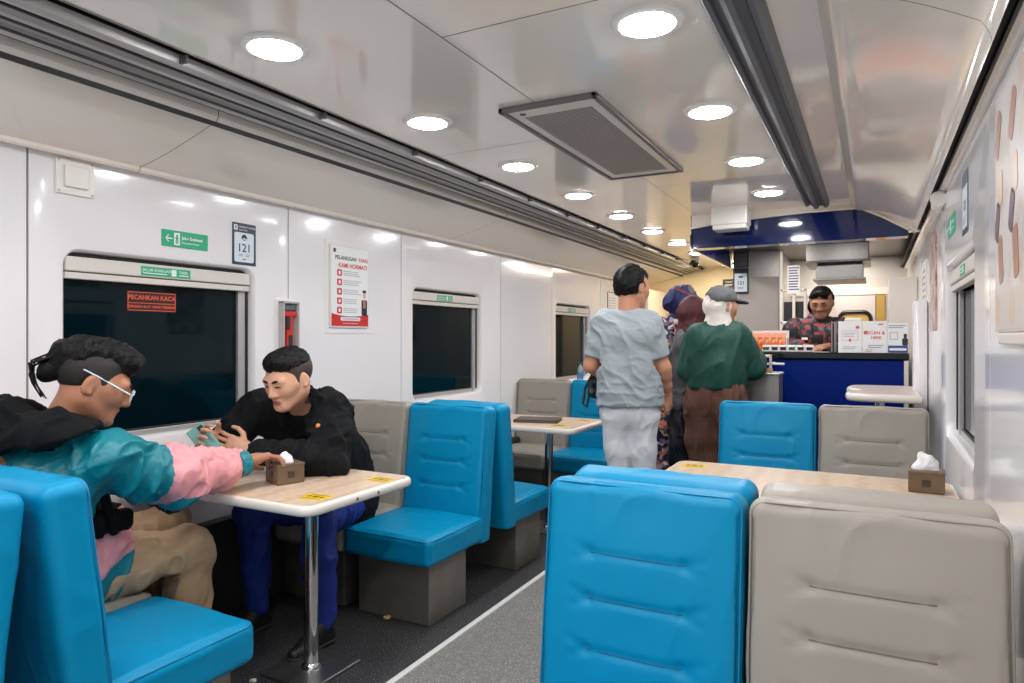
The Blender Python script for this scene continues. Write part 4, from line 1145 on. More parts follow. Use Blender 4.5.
def hand(S, wr, d, n, side, curl=.5, s=1.0, spread=.10, thumb=.6, each=None):
    """wr wrist, d direction of the fingers, n out of the palm, side: +1/-1 picks which way the thumb points (d x n * side)"""
    d = unit(d); n = unit(np.array(n) - d * (np.array(n) @ d)); t = np.cross(d, n) * side
    wr = np.array(wr, float)
    kn = [(.083, .030), (.088, .010), (.083, -.011), (.074, -.030)]
    for (a, b) in kn:
        S.cone(wr + d * .012 * s + t * b * .45 * s, wr + (d * a + t * b) * s, .0175 * s, .0125 * s, k=.012)
    S.cone(wr - d * .01, wr + d * .05 * s, .023 * s, .020 * s, k=.012)
    S.cone(wr + (d * .02 + t * .020 + n * .006) * s, wr + (d * .055 + t * .026 + n * .01) * s, .017 * s, .014 * s, k=.012)
    ln = [(.042, .026, .021), (.047, .030, .022), (.043, .028, .021), (.034, .021, .019)]
    for i, ((a, b), L) in enumerate(zip(kn, ln)):
        p = wr + (d * a + t * b) * s; c = each[i] if each else curl
        f = unit(d + t * spread * (1.5 - i) * .8)
        ang = 0; r = .0092 if i < 3 else .0082
        for j, l in enumerate(L):
            ang += c * (.75, 1.0, .7)[j]
            dirv = f * math.cos(ang) + n * math.sin(ang)
            q = p + dirv * l * s
            S.cone(p, q, (r - .0008 * j) * s, (r - .0008 * (j + 1)) * s, k=.003); p = q
    p = wr + (d * .030 + t * .026 + n * .006) * s
    for j, l in enumerate((.040, .032, .026)):
        v = unit(d * (.55 + .35 * j) + t * (.8 - .35 * j - thumb * .2 * j) + n * (.25 + thumb * .25 * j))
        q = p + v * l * s; S.cone(p, q, (.0125 - .0014 * j) * s, (.0112 - .0014 * j) * s, k=.004); p = q

class Fig:
    """joints of a figure; sides are its own right (R) and left (L)"""
    def __init__(self, **j): self.__dict__.update({k: (np.array(v, float) if isinstance(v, (tuple, list)) else v) for k, v in j.items()})
    def torso(self, S, g=0.0, k=.05, w=1.0):
        lat = unit(self.SR - self.SL); P, N = self.P, self.N
        W = P + (N - P) * .42 + self.bend; C = P + (N - P) * .74 + self.bend * .6
        self.W, self.C = W, C
        for s in (-1, 1):
            S.cone(P + lat * s * .070 * w, W + lat * s * .060 * w, .098 * w + g, .082 * w + g, k=k)
            S.cone(W + lat * s * .060 * w, C + lat * s * .075 * w, .082 * w + g, .098 * w + g, k=k)
        S.cone(P, C, .095 * w + g, .10 * w + g, k=k)
        for s, sh in ((1, self.SR), (-1, self.SL)):
            S.cone(sh - lat * s * .015, C + lat * s * .05 * w, .052 + g, .085 * w + g, k=k)
            S.cone(N - np.array([0, 0, .035]), sh - lat * s * .02, .048 + g * .7, .050 + g, k=k)
    def arm(self, S, side, g=0.0, a=0.0, b=1.0, k=.025, fat=1.0):
        """from a to b along shoulder (0) - elbow (.5) - wrist (1)"""
        sh, el, wr = (getattr(self, n + side) for n in ('S', 'E', 'H'))
        r = [.050 * fat, .041 * fat, .028 * fat]
        def at(t):
            if t <= .5: return sh + (el - sh) * t * 2, r[0] + (r[1] - r[0]) * t * 2
            return el + (wr - el) * (t - .5) * 2, r[1] + (r[2] - r[1]) * (t - .5) * 2
        ts = [a] + [t for t in (.25, .5, .62, .8) if a < t < b] + [b]
        for t0, t1 in zip(ts, ts[1:]):
            (p, r0), (q, r1) = at(t0), at(t1)
            if .5 <= t0 < .7: r0 += .003
            S.cone(p, q, r0 + g, r1 + g, k=k)
    def leg(self, S, side, g=0.0, b=1.0, k=.03, fat=1.0, flare=0.0):
        hp, kn, an = (getattr(self, n + side) for n in ('B', 'K', 'A'))
        S.cone(hp, hp + (kn - hp) * .5, .088 * fat + g, .074 * fat + g, k=k)
        S.cone(hp + (kn - hp) * .5, kn, .074 * fat + g, .055 * fat + g, k=k)
        m = kn + (an - kn) * .35
        S.cone(kn, m, .053 * fat + g, .054 * fat + g + flare * .35, k=k)
        e = kn + (an - kn) * b
        S.cone(m, e, .054 * fat + g + flare * .35, (.054 + (.037 - .054) * max(0, (b - .35) / .65)) * fat + g + flare, k=k)
    def foot(self, S, side, d, g=0.0, k=.02):
        an = getattr(self, 'A' + side); d = unit(d); dn = np.array([0, 0, -1.])
        heel = np.array([an[0], an[1], .032]) - d * .03; toe = np.array([an[0], an[1], .026]) + d * .155
        S.cone(an, heel, .038 + g, .032 + g, k=k); S.cone(heel, toe, .034 + g, .026 + g, k=k); S.cone(an, toe - d * .06 + np.array([0, 0, .012]), .036 + g, .030 + g, k=k)
    def body(self, S, head, hands=True, feet=None, slim=-.012, arms='RL', legs=True, neck_r=.054):
        self.torso(S, slim)
        for s in arms: self.arm(S, s, -.002)
        if legs:
            for s in 'RL': self.leg(S, s, slim)
            for s in 'RL': self.foot(S, s, feet, -.006)
        head.into(S, self.N - np.array([0, 0, .03]), neck_r=neck_r)

def bounds(fig, extra=(), m=.16):
    pts = [v for k, v in fig.__dict__.items() if isinstance(v, np.ndarray) and v.shape == (3,) and k not in ('bend', 'W', 'C')] + [np.array(e) for e in extra]
    A = np.array(pts); lo, hi = A.min(0) - m, A.max(0) + m; lo[2] = max(lo[2], -.01)
    return lo, hi

def shoes(fig, person, d, m, sole, sides='RL'):
    for s in sides:
        an = getattr(fig, 'A' + s)
        S = SDF(an + V(-.24, -.24, -.14), an + V(.24, .24, .10), .006); S.lo[2] = -.006
        fig.foot(S, s, d, .004); S.plane_cut((0, 0, .018), (0, 0, -1)); S.plane_cut((0, 0, an[2] + .035), (0, 0, 1))
        o = sculpt('shoe', S, m, person, 2)
        S = SDF(an + V(-.24, -.24, -.14), an + V(.24, .24, .02), .006); S.lo[2] = -.006
        fig.foot(S, s, d, .009); S.plane_cut((0, 0, .024), (0, 0, 1)); S.plane_cut((0, 0, .002), (0, 0, -1))
        sculpt('sole', S, sole, o, 1)

# ------------------------------------------------------------------ man in the teal and pink jacket
def man_jacket():
    h = Head((-2.175, 1.285, 1.158), (.50, .84, -.40), 1.05)
    F = Fig(P=(-2.42, 1.25, .50), N=(-2.265, 1.205, 1.010), SR=(-2.105, 1.285, .935), SL=(-2.43, 1.19, .955), bend=np.array([.05, -.06, 0]),
            ER=(-2.070, 1.50, .825), HR=(-2.075, 1.775, .835), EL=(-2.56, 1.41, .775), HL=(-2.475, 1.655, .79),
            BR=(-2.35, 1.28, .49), BL=(-2.50, 1.28, .49), KR=(-2.265, 1.69, .515), KL=(-2.43, 1.73, .575), AR=(-2.26, 1.68, .09), AL=(-2.46, 1.72, .09))
    person = thing('person', 'seated person in teal and pink hooded jacket and glasses, reaching over the near left table', 'person', (0, 0, 0))
    lo, hi = bounds(F, [h.c + V(0, 0, .06), (-2.06, 1.98, .83)], .13)
    S = SDF(lo, hi, .0042)
    F.body(S, h, feet=(.15, 1, 0))
    hand(S, F.HR, (.10, .95, .10), (.25, .1, -.95), 1, each=(.50, .42, .48, .55), s=1.10, thumb=.7)
    hand(S, F.HL, (.3, .9, -.05), (.1, 0, -1), -1, .4)
    sculpt('body', S, [mat('skin_olive', srgb(172, 118, 90), .5, spec=.4, noise=(30, .06)), M_lip], person, 2, classify=h.skin_class())
    h.face_parts(person, .35)
    # hair: shaved sides, a long combed-back top and a knot at the back
    H = SDF(h.c - .24, h.c + .24, .0036)
    h.ell(H, (0, -.022, .030), (.0785, .0965, .0865), .01)
    for s in (-1, 1): h.cone(H, (s * .053, .022, .0), (s * .049, .012, .05), .0275, .0275, .02)
    for q, nrm in (((0, .066, .046), (0, 1, -.30)), ((0, .02, .000), (0, .35, -1)), ((0, .052, .02), (0, 1, -.8))): H.plane_cut(h.p(*q), h.M @ V(*nrm), .006)
    for s in (-1, 1): h.ell(H, (s * .085, -.012, -.012), (.03, .026, .036), .006, 'cut')
    sculpt('undercut_hair', H, M_under, person, 1)
    H = SDF(h.c - .26, h.c + .26, .0036)
    h.ell(H, (0, .010, .088), (.062, .082, .046), .02); h.ell(H, (0, -.06, .070), (.066, .062, .060), .03); h.ell(H, (0, .062, .080), (.048, .030, .030), .03)
    h.ell(H, (0, -.105, .032), (.046, .030, .050), .03); h.ell(H, (0, -.128, -.006), (.028, .022, .032), .02)
    for q in np.linspace(0, 1, 6): h.ell(H, (-.03 + .06 * q, -.118 - .012 * math.sin(q * PI), .06 - .01 * q), (.012, .014, .03), .012)
    H.plane_cut(h.p(0, .080, .05), h.M @ V(0, 1, -.5), .008)
    sculpt('top_hair', H, M_hair, person, 1, fold=lambda P, N: folds(P, 8, .005, .035, 5))
    st = MB(); r = random.Random(4)
    for i in range(9):
        x = -.03 + .0075 * i; a = h.p(x, -.125, .03 + r.uniform(-.01, .03)); b = h.p(x * 1.2, -.165 - r.random() * .012, -.01 + r.uniform(-.01, .02)); c = h.p(x, -.150 + r.random() * .02, -.058); d = h.p(x * .8, -.115 + r.random() * .02, -.085)
        st.tube([tuple(a), tuple((a + b * 2) / 3), tuple(b), tuple((b + c) / 2 + h.M @ V(0, -.006, 0)), tuple(c), tuple(d)], [.0035, .0035, .003, .003, .002, .001], 6)
    tag(st.build('hair_strands', M_hair, person, smooth=True), kind='stuff')
    # glasses
    g = MB(); M_gl = mat('glasses_frame', srgb(206, 220, 222), .2)
    for s in (-1, 1):
        g.tube([tuple(h.p(s * (.034 + .024 * math.cos(a)), .106 - .004 * abs(math.cos(a)), -.006 + .018 * math.sin(a))) for a in np.linspace(0, 2 * PI, 22)[:-1]], .0017, 6, closed=True)
        g.tube([tuple(h.p(s * .058, .102, -.002)), tuple(h.p(s * .074, .085, .003)), tuple(h.p(s * .080, .0, .022)), tuple(h.p(s * .084, -.045, .030))], [.002, .0028, .0026, .0022], 8)
    g.tube([tuple(h.p(-.011, .106, -.001)), tuple(h.p(0, .109, .002)), tuple(h.p(.011, .106, -.001))], .0017, 6)
    go = g.build('glasses', M_gl, person, smooth=True)
    for s in (-1, 1):
        MB().raw([tuple(h.p(s * (.034 + .023 * math.cos(a)), .105, -.006 + .017 * math.sin(a))) for a in np.linspace(0, 2 * PI, 22)[:-1]], [tuple(range(21))]).build('lens', mat('lens_clear', srgb(235, 240, 242), .05, trans=1.0, alpha=.25), go)
    # trousers
    lo2, hi2 = bounds(F, m=.15); S = SDF(lo2, V(hi2[0], hi2[1], .78), .007)
    for s in (-1, 1): S.cone(F.P + V(s * .07, 0, 0), F.P + V(s * .06, 0, .12), .108, .10, k=.05)
    for s in 'RL': F.leg(S, s, .014, .93, flare=.004)
    sculpt('trousers', S, mat('khaki_cloth', srgb(176, 146, 112), .8, sheen=.2, bump=(38, .35)), person, 2, fold=lambda P, N: folds(P, 11, .013, .075, 6))
    shoes(F, person, (.15, 1, 0), mat('shoe_black', srgb(20, 19, 20), .5), mat('sole_dark', srgb(40, 38, 38), .7))
    # jacket
    S = SDF(lo, V(hi[0], hi[1], 1.16), .005)
    F.torso(S, .022, .06, 1.0)
    S.cone(F.P + V(.06, .02, -.01), F.P + V(.05, .0, .15), .135, .125, k=.05); S.cone(F.P + V(-.06, .02, -.01), F.P + V(-.05, .0, .15), .135, .125, k=.05)
    F.arm(S, 'R', .026, 0, .90, k=.04); F.arm(S, 'L', .022, 0, .95, k=.04)
    S.cone(F.SR, F.SR + (F.ER - F.SR) * .9, .078, .072, k=.04)
    S.cone(F.SR + V(0, .05, -.05), F.ER + V(-.03, -.02, -.02), .07, .06, k=.04)
    S.cone((-2.36, 1.36, .50), (-2.33, 1.34, .66), .112, .10, k=.05); S.cone((-2.34, 1.40, .545), (-2.33, 1.38, .60), .10, .095, k=.05)
    S.plane_cut(F.P + V(0, 0, -.085), (0, -.1, -1))
    S.cone(h.p(0, -.02, -.09), F.N + V(0, 0, .02), .062, .066, k=.01, op='cut')
    dR = unit(F.HR - F.ER)
    S.plane_cut(F.HR - dR * .004, dR) if False else None
    sR, sL = F.SR, F.SL; ax = unit(F.N - F.P)
    def cls(C):
        m = np.zeros(len(C), int)
        tz = (C - F.P) @ ax
        front = C[:, 1] - F.P[1]
        m[tz < .30] = 1                       # pink body panel
        m[(tz < .30) & (tz > .245)] = 2       # dark seam band
        m[tz < .05 + .35 * np.maximum(front, 0)] = 0      # teal hem
        e = F.ER; dd = unit(F.HR - F.SR)
        ta = (C - F.SR) @ dd
        nearR = np.linalg.norm(C - (F.SR + np.clip(ta, 0, .6)[:, None] * dd), axis=1) < .15
        m[nearR & (ta > -.02)] = 0
        m[nearR & (ta > .165)] = 1
        la = np.clip(((C - F.EL) @ (F.HL - F.EL)) / ((F.HL - F.EL) @ (F.HL - F.EL)), 0, 1)
        m[np.linalg.norm(C - (F.EL + la[:, None] * (F.HL - F.EL)), axis=1) < .085] = 1
        m[(tz > .1) & (C[:, 0] < -2.47) & (tz < .42)] = 1
        return m
    def jf(P, N):
        el = np.exp(-np.linalg.norm(P - F.ER, axis=1) ** 2 / .02)
        return folds(P, 21, .014, .11, 5) + folds(P, 22, .007, .05, 5) * (.4 + el)
    M_teal = mat('jacket_teal', srgb(0, 118, 130), .42, bump=(38, .35)); M_pink = mat('jacket_pink', srgb(222, 148, 152), .55, bump=(38, .35)); M_band = mat('jacket_black', srgb(9, 11, 13), .8, spec=.2, bump=(38, .35))
    jk = sculpt('jacket', S, [M_teal, M_pink, M_band], person, 2, fold=jf, classify=cls)
    # hood lying on the back
    S = SDF(V(-2.60, .86, .80), V(-1.94, 1.40, 1.24), .006)
    S.cone((-2.42, 1.15, 1.015), (-2.28, 1.09, 1.02), .080, .088, k=.05); S.cone((-2.28, 1.09, 1.02), (-2.12, 1.13, 1.005), .088, .080, k=.05)
    S.cone((-2.31, 1.10, .985), (-2.20, 1.10, .98), .085, .085, k=.05)
    S.cone((-2.12, 1.13, 1.005), (-2.10, 1.26, 1.0), .072, .04, k=.04); S.cone((-2.42, 1.14, 1.03), (-2.42, 1.25, 1.02), .075, .04, k=.04)
    S.cone(h.p(0, -.03, -.07), F.N + V(0, .02, 0), .070, .070, k=.02, op='cut'); S.ell((-2.22, 1.19, 1.13), (.12, .09, .075), k=.03, op='cut')
    def hc(C):
        return np.full(len(C), 2)
    S.plane_cut((-2.3, 1.1, .992), (0, .25, -1), .02)
    sculpt('hood', S, [M_teal, M_pink, M_band], jk, 2, fold=lambda P, N: folds(P, 31, .012, .10, 5), classify=hc)
    S = SDF(F.HR - .12, F.HR + .12, .004)
    S.cone(F.HR - dR * .044, F.HR - dR * .008, .054, .046, k=0); S.cone(F.HR - dR * .02, F.HR + dR * .05, .034, .034, k=.004, op='cut')
    S.plane_cut(F.HR + dR * .004, dR); S.plane_cut(F.HR - dR * .046, -dR)
    sculpt('cuff', S, M_teal, jk, 2, fold=lambda P, N: folds(P, 3, .003, .02, 4))
    # sling pouch on the side
    S = SDF(V(-2.34, 1.14, .52), V(-2.06, 1.50, .80), .006)
    S.box((-2.215, 1.34, .695), (.026, .08, .036), None, rd=.022); S.cone((-2.215, 1.27, .72), (-2.215, 1.41, .71), .016, k=.02)
    sculpt('sling_pouch', S, M_band, person, 2, fold=lambda P, N: folds(P, 5, .010, .06, 5))
    MB().tube([(-2.20, 1.36, .66), (-2.155, 1.30, .80), (-2.125, 1.20, .93), (-2.19, 1.10, 1.0)], [.014, .016, .016, .012], 8).build('sling_strap', M_band, person, smooth=True)

# ------------------------------------------------------------------ man in black with the phone
def man_black():
    h = Head((-2.19, 2.10, 1.128), (-.02, -.94, -.34), 1.06)
    F = Fig(P=(-2.36, 2.60, .50), N=(-2.285, 2.225, 1.010), SR=(-2.475, 2.20, .965), SL=(-2.105, 2.27, .985), bend=np.array([0, .06, .0]),
            ER=(-2.61, 2.06, .775), HR=(-2.425, 1.915, .855), EL=(-2.00, 2.15, .785), HL=(-2.27, 1.965, .835),
            BR=(-2.44, 2.56, .49), BL=(-2.28, 2.56, .49), KR=(-2.42, 2.12, .53), KL=(-2.05, 2.13, .53), AR=(-2.42, 2.14, .09), AL=(-2.06, 2.16, .09))
    person = thing('person', 'seated person in a black pullover with short black hair, looking at a phone', 'person', (0, 0, 0))
    lo, hi = bounds(F, [h.c + V(0, 0, .06), (-2.38, 1.80, .9)], .12)
    S = SDF(lo, hi, .0042)
    F.body(S, h, feet=(.05, -1, 0))
    hand(S, F.HR, (.20, -.62, .45), (.72, .10, -.20), 1, each=(.55, .6, .65, .7), thumb=.5)
    hand(S, F.HL, (-.72, -.45, .30), (-.35, .45, -.1), -1, each=(.40, .5, .55, .6), thumb=.2)
    sculpt('body', S, [M_skin2, M_lip], person, 2, classify=h.skin_class())
    h.face_parts(person, .30)
    H = SDF(h.c - .22, h.c + .22, .0036)
    h.ell(H, (0, -.022, .030), (.0795, .0965, .0860), .01)
    for s in (-1, 1): h.cone(H, (s * .053, .022, .0), (s * .049, .012, .05), .0272, .0272, .02)
    for q, nrm in (((0, .062, .05), (0, 1, -.15)), ((0, .0, -.030), (0, .55, -1)), ((0, .046, .02), (0, 1, -.75))): H.plane_cut(h.p(*q), h.M @ V(*nrm), .004)
    for s in (-1, 1): h.ell(H, (s * .085, -.010, -.012), (.03, .024, .034), .004, 'cut')
    sculpt('hair_fade', H, M_fade, person, 1)
    H = SDF(h.c - .22, h.c + .22, .0036)
    h.ell(H, (0, -.020, .038), (.0802, .0975, .0850), .01); h.ell(H, (0, .030, .088), (.056, .046, .028), .03)
    for s in (-1, 1): h.cone(H, (s * .052, .022, .04), (s * .047, .012, .07), .0275, .0275, .02)
    H.plane_cut(h.p(0, 0, .048), h.M @ V(0, .05, -1), .020); H.plane_cut(h.p(0, .079, .06), h.M @ V(0, 1, -.20), .008)
    sculpt('top_hair', H, M_hair, person, 1, fold=lambda P, N: folds(P, 9, .0024, .016, 6))
    # pullover
    S = SDF(lo, V(hi[0], hi[1], 1.15), .006)
    F.torso(S, .022, .055, 1.04)
    for s in (-1, 1): S.cone(F.P + V(s * .06, 0, -.02), F.P + V(s * .05, -.02, .15), .125, .118, k=.05)
    F.arm(S, 'R', .019, 0, .93, k=.035); F.arm(S, 'L', .021, 0, .93, k=.035)
    S.cone(F.SL, F.EL, .076, .064, k=.04); S.cone(F.SR, F.ER, .072, .060, k=.04)
    S.cone(F.N + V(0, .01, -.03), h.p(0, -.035, -.085), .080, .074, k=.02)
    S.plane_cut(h.p(0, -.02, -.092), h.M @ V(0, .45, 1), .006)
    S.cone(h.p(0, -.02, -.13), h.p(0, -.02, -.05), .060, .062, k=.004, op='cut')
    S.plane_cut(F.P + V(0, 0, -.10), (0, 0, -1))
    M_blk = mat('pullover_black', srgb(13, 15, 18), .85, spec=.25, bump=(38, .35))
    def pf(P, N):
        el = np.exp(-np.linalg.norm(P - F.EL, axis=1) ** 2 / .03)
        return folds(P, 41, .013, .10, 5) + folds(P, 42, .008, .045, 5) * (.3 + el)
    pl = sculpt('pullover', S, M_blk, person, 2, fold=pf)
    # small round orange badge and a grey one on the upper sleeve
    def badge(px, r, m, nm):
        c = np.array(px); v = unit(np.array([0, 0, 1.3]) - c)
        B = SDF(c - .03, c + .03, .002); B.cone(c - v * .004, c + v * .002, r, k=0); sculpt(nm, B, m, pl, 1)
    dg = bpy.context.evaluated_depsgraph_get(); dg.update()
    def on_cloth(u, v):
        d = Vector((.8832 * (u - 512) / 680 - .4689, .4689 * (u - 512) / 680 + .8832, -(v - 338) / 680)).normalized()
        ok, loc, nr, _ = pl.ray_cast(Vector((0, 0, 1.3)), d); return tuple(loc) if ok else (-2.05, 2.2, .93)
    badge((-2.062, 2.145, .930), .011, mat('badge_orange', srgb(226, 140, 84), .5), 'badge')
    # trousers
    lo2, hi2 = bounds(F, m=.14); S = SDF(lo2, V(hi2[0], hi2[1], .74), .008)
    for s in (-1, 1): S.cone(F.P + V(s * .07, 0, 0), F.P + V(s * .06, 0, .10), .104, .096, k=.05)
    for s in 'RL': F.leg(S, s, .010, .93)
    sculpt('jeans', S, mat('jeans_blue', srgb(12, 40, 124), .75, bump=(38, .35)), person, 2, fold=lambda P, N: folds(P, 12, .009, .07, 5))
    shoes(F, person, (.05, -1, 0), mat('shoe_black', srgb(20, 19, 20), .5), mat('sole_dark', srgb(40, 38, 38), .7))

def phone():
    t = thing('phone', 'pale teal phone held over the table by the person in black', 'phone', (-2.372, 1.835, .89))
    f = unit(V(.60, -.72, .35)); M3 = frame(f, (-.55, -.30, .75)); M4 = Matrix([[M3[0, 0], M3[0, 2], M3[0, 1], 0], [M3[1, 0], M3[1, 2], M3[1, 1], 0], [M3[2, 0], M3[2, 2], M3[2, 1], 0], [0, 0, 0, 1]])
    t.matrix_world = Matrix.Translation((-2.372, 1.84, .882)) @ M4
    MB().rbox(-.037, .037, -.078, .078, -.004, .004, .0035, 3).build('body', mat('phone_teal', srgb(112, 164, 160), .25), t)
    c = MB().rbox(-.028, -.006, .03, .070, .004, .0062, .002).build('camera_bump', mat('phone_dark', srgb(30, 50, 52), .2), t)
    MB().rbox(-.034, .034, -.074, .074, -.0046, -.0041, .0002).build('screen', M_black, t)

# ------------------------------------------------------------------ standing person in a grey t-shirt
def man_grey():
    h = Head((-1.135, 3.535, 1.570), (.50, .86, -.18), 1.03)
    F = Fig(P=(-1.15, 3.51, .93), N=(-1.155, 3.50, 1.445), SR=(-1.035, 3.540, 1.375), SL=(-1.290, 3.460, 1.375), bend=np.array([0, .0, 0]),
            ER=(-.968, 3.575, 1.14), HR=(-.972, 3.68, .985), EL=(-1.365, 3.445, 1.15), HL=(-1.27, 3.63, 1.06),
            BR=(-1.085, 3.53, .88), BL=(-1.225, 3.488, .88), KR=(-1.07, 3.545, .48), KL=(-1.205, 3.50, .48), AR=(-1.065, 3.53, .09), AL=(-1.205, 3.49, .09))
    def mv(p): return p + V(-.100, .300, (p[2] - 1.3) * .085 if p[2] > .6 else -.01 * (p[2] > .2))
    for k_, v_ in list(F.__dict__.items()):
        if isinstance(v_, np.ndarray) and k_ != 'bend': setattr(F, k_, mv(v_))
    h.c = mv(h.c)
    person = thing('person', 'standing person in grey t-shirt and pale trousers seen from behind in the aisle', 'person', (0, 0, 0))
    lo, hi = bounds(F, [h.c + V(0, 0, .05)], .13)
    S = SDF(lo, hi, .0065)
    F.body(S, h, feet=(-.3, .95, 0))
    hand(S, F.HR, (.0, .25, -1), (-1, .2, -.1), -1, .75)
    hand(S, F.HL, (.55, .75, -.1), (.5, -.4, -.6), 1, .8)
    sculpt('body', S, [M_skin, M_lip], person, 2, classify=h.skin_class())
    h.face_parts(person, .5)
    H = SDF(h.c - .22, h.c + .22, .005)
    h.ell(H, (0, -.022, .034), (.084, .102, .094), .01); h.ell(H, (0, -.05, .0), (.078, .066, .066), .03)
    H.plane_cut(h.p(0, .074, .05), h.M @ V(0, 1, -.35), .006); H.plane_cut(h.p(0, .03, .01), h.M @ V(0, 1, -.6), .006); H.plane_cut(h.p(0, 0, -.060), h.M @ V(0, .1, -1), .006)
    for s in (-1, 1): h.ell(H, (s * .09, -.004, -.014), (.034, .026, .036), .005, 'cut')
    sculpt('hair', H, M_hair, person, 2, fold=lambda P, N: folds(P, 19, .006, .03, 6))
    S = SDF(lo, hi, .0065)
    F.torso(S, .014, .06, 1.0)
    for s in (-1, 1): S.cone(F.P + V(s * .065, s * .02, .0), F.P + V(s * .055, s * .02, .22), .108, .106, k=.05)
    for s in 'RL': F.arm(S, s, .016, 0, .40, k=.03); S.cone(getattr(F, 'S' + s), getattr(F, 'S' + s) + (getattr(F, 'E' + s) - getattr(F, 'S' + s)) * .72, .055, .055, k=.03)
    for s in 'RL':
        d = unit(getattr(F, 'E' + s) - getattr(F, 'S' + s)); q = getattr(F, 'S' + s) + d * .20
        S.put(q - .11, q + .11, lambda X, Y, Z, q=q, d=d: np.maximum(-((X - q[0]) * d[0] + (Y - q[1]) * d[1] + (Z - q[2]) * d[2]), np.sqrt((X - q[0]) ** 2 + (Y - q[1]) ** 2 + (Z - q[2]) ** 2) - .105), .0, 'cut')
    S.plane_cut(F.P + V(0, 0, .012), (0, 0, -1), .008)
    S.cone(F.N + V(0, 0, -.01), F.N + V(0, 0, .12), .060, .07, k=.008, op='cut')
    def tf(P, N):
        hem = .010 * (1 - np.abs(np.sin(P[:, 2] * 52 + vnoise(P * 9, 5) * 1.6))) ** 2 * np.clip((1.10 - P[:, 2]) / .08, 0, 1)
        return folds(P, 51, .0075, .11, 5, along=(.75, .25, -.75), aniso=3.5) + folds(P, 54, .0022, .05, 5, along=(.9, .3, -.5)) + hem * .5
    sculpt('t_shirt', S, mat('tshirt_grey', srgb(156, 164, 168), .85, bump=(38, .35)), person, 2, fold=tf)
    S = SDF(lo, V(hi[0], hi[1], 1.08), .007)
    for s in (-1, 1): S.cone(F.P + V(s * .055, s * .016, -.03), F.P + V(s * .05, s * .015, .06), .106, .100, k=.05)
    for s in 'RL': F.leg(S, s, .006, .97, flare=.016, fat=.92)
    sculpt('trousers', S, mat('trousers_pale', srgb(212, 214, 216), .8, sheen=.2, bump=(38, .35)), person, 2, fold=lambda P, N: folds(P, 52, .0060, .09, 6, along=(.3, .1, 1), aniso=3))
    shoes(F, person, (-.3, .95, 0), mat('shoe_white', srgb(206, 204, 200), .5), mat('sole_light', srgb(220, 218, 214), .6))
    # black bag hanging from the left hand
    b = thing('handbag', 'black bag with hanging straps held by the standing person in the grey t-shirt', 'bag', (0, 0, 0))
    S = SDF(V(-1.70, 3.70, .80), V(-1.22, 4.16, 1.20), .006)
    S.box((-1.475, 3.93, 1.03), (.055, .06, .085), None, rd=.03)
    sculpt('bag_body', S, M_black, b, 2, fold=lambda P, N: folds(P, 7, .012, .08, 5))
    MB().tube([(-1.51, 3.90, 1.09), (-1.555, 3.88, .99), (-1.565, 3.87, .90), (-1.54, 3.87, .88), (-1.525, 3.875, .95), (-1.51, 3.90, 1.05)], .008, 8).build('strap', M_black, b, smooth=True)

# ------------------------------------------------------------------ women at the counter
def dress(S, F, g, zlow, r0, r1, k=.05):
    P = F.P
    S.cone(P + V(0, 0, .05), V(P[0], P[1], zlow), r0, r1, k=k)

def woman(label, h, F, seed, body_m, skin, hand_dirs=True, h_=.008):
    person = thing('person', label, 'person', (0, 0, 0))
    lo, hi = bounds(F, [h.c + V(0, 0, .06)], .15)
    S = SDF(lo, hi, h_)
    F.body(S, h, feet=(0, 1, 0))
    for s, sd in (('R', -1), ('L', 1)):
        w = getattr(F, 'H' + s); d = unit(w - getattr(F, 'E' + s)); hand(S, w, d, (-.6 if s == 'R' else .6, 0, -.8), sd, .6, .95)
    sculpt('body', S, [skin, M_lip], person, 2, classify=h.skin_class())
    h.face_parts(person, .5)
    return person, lo, hi

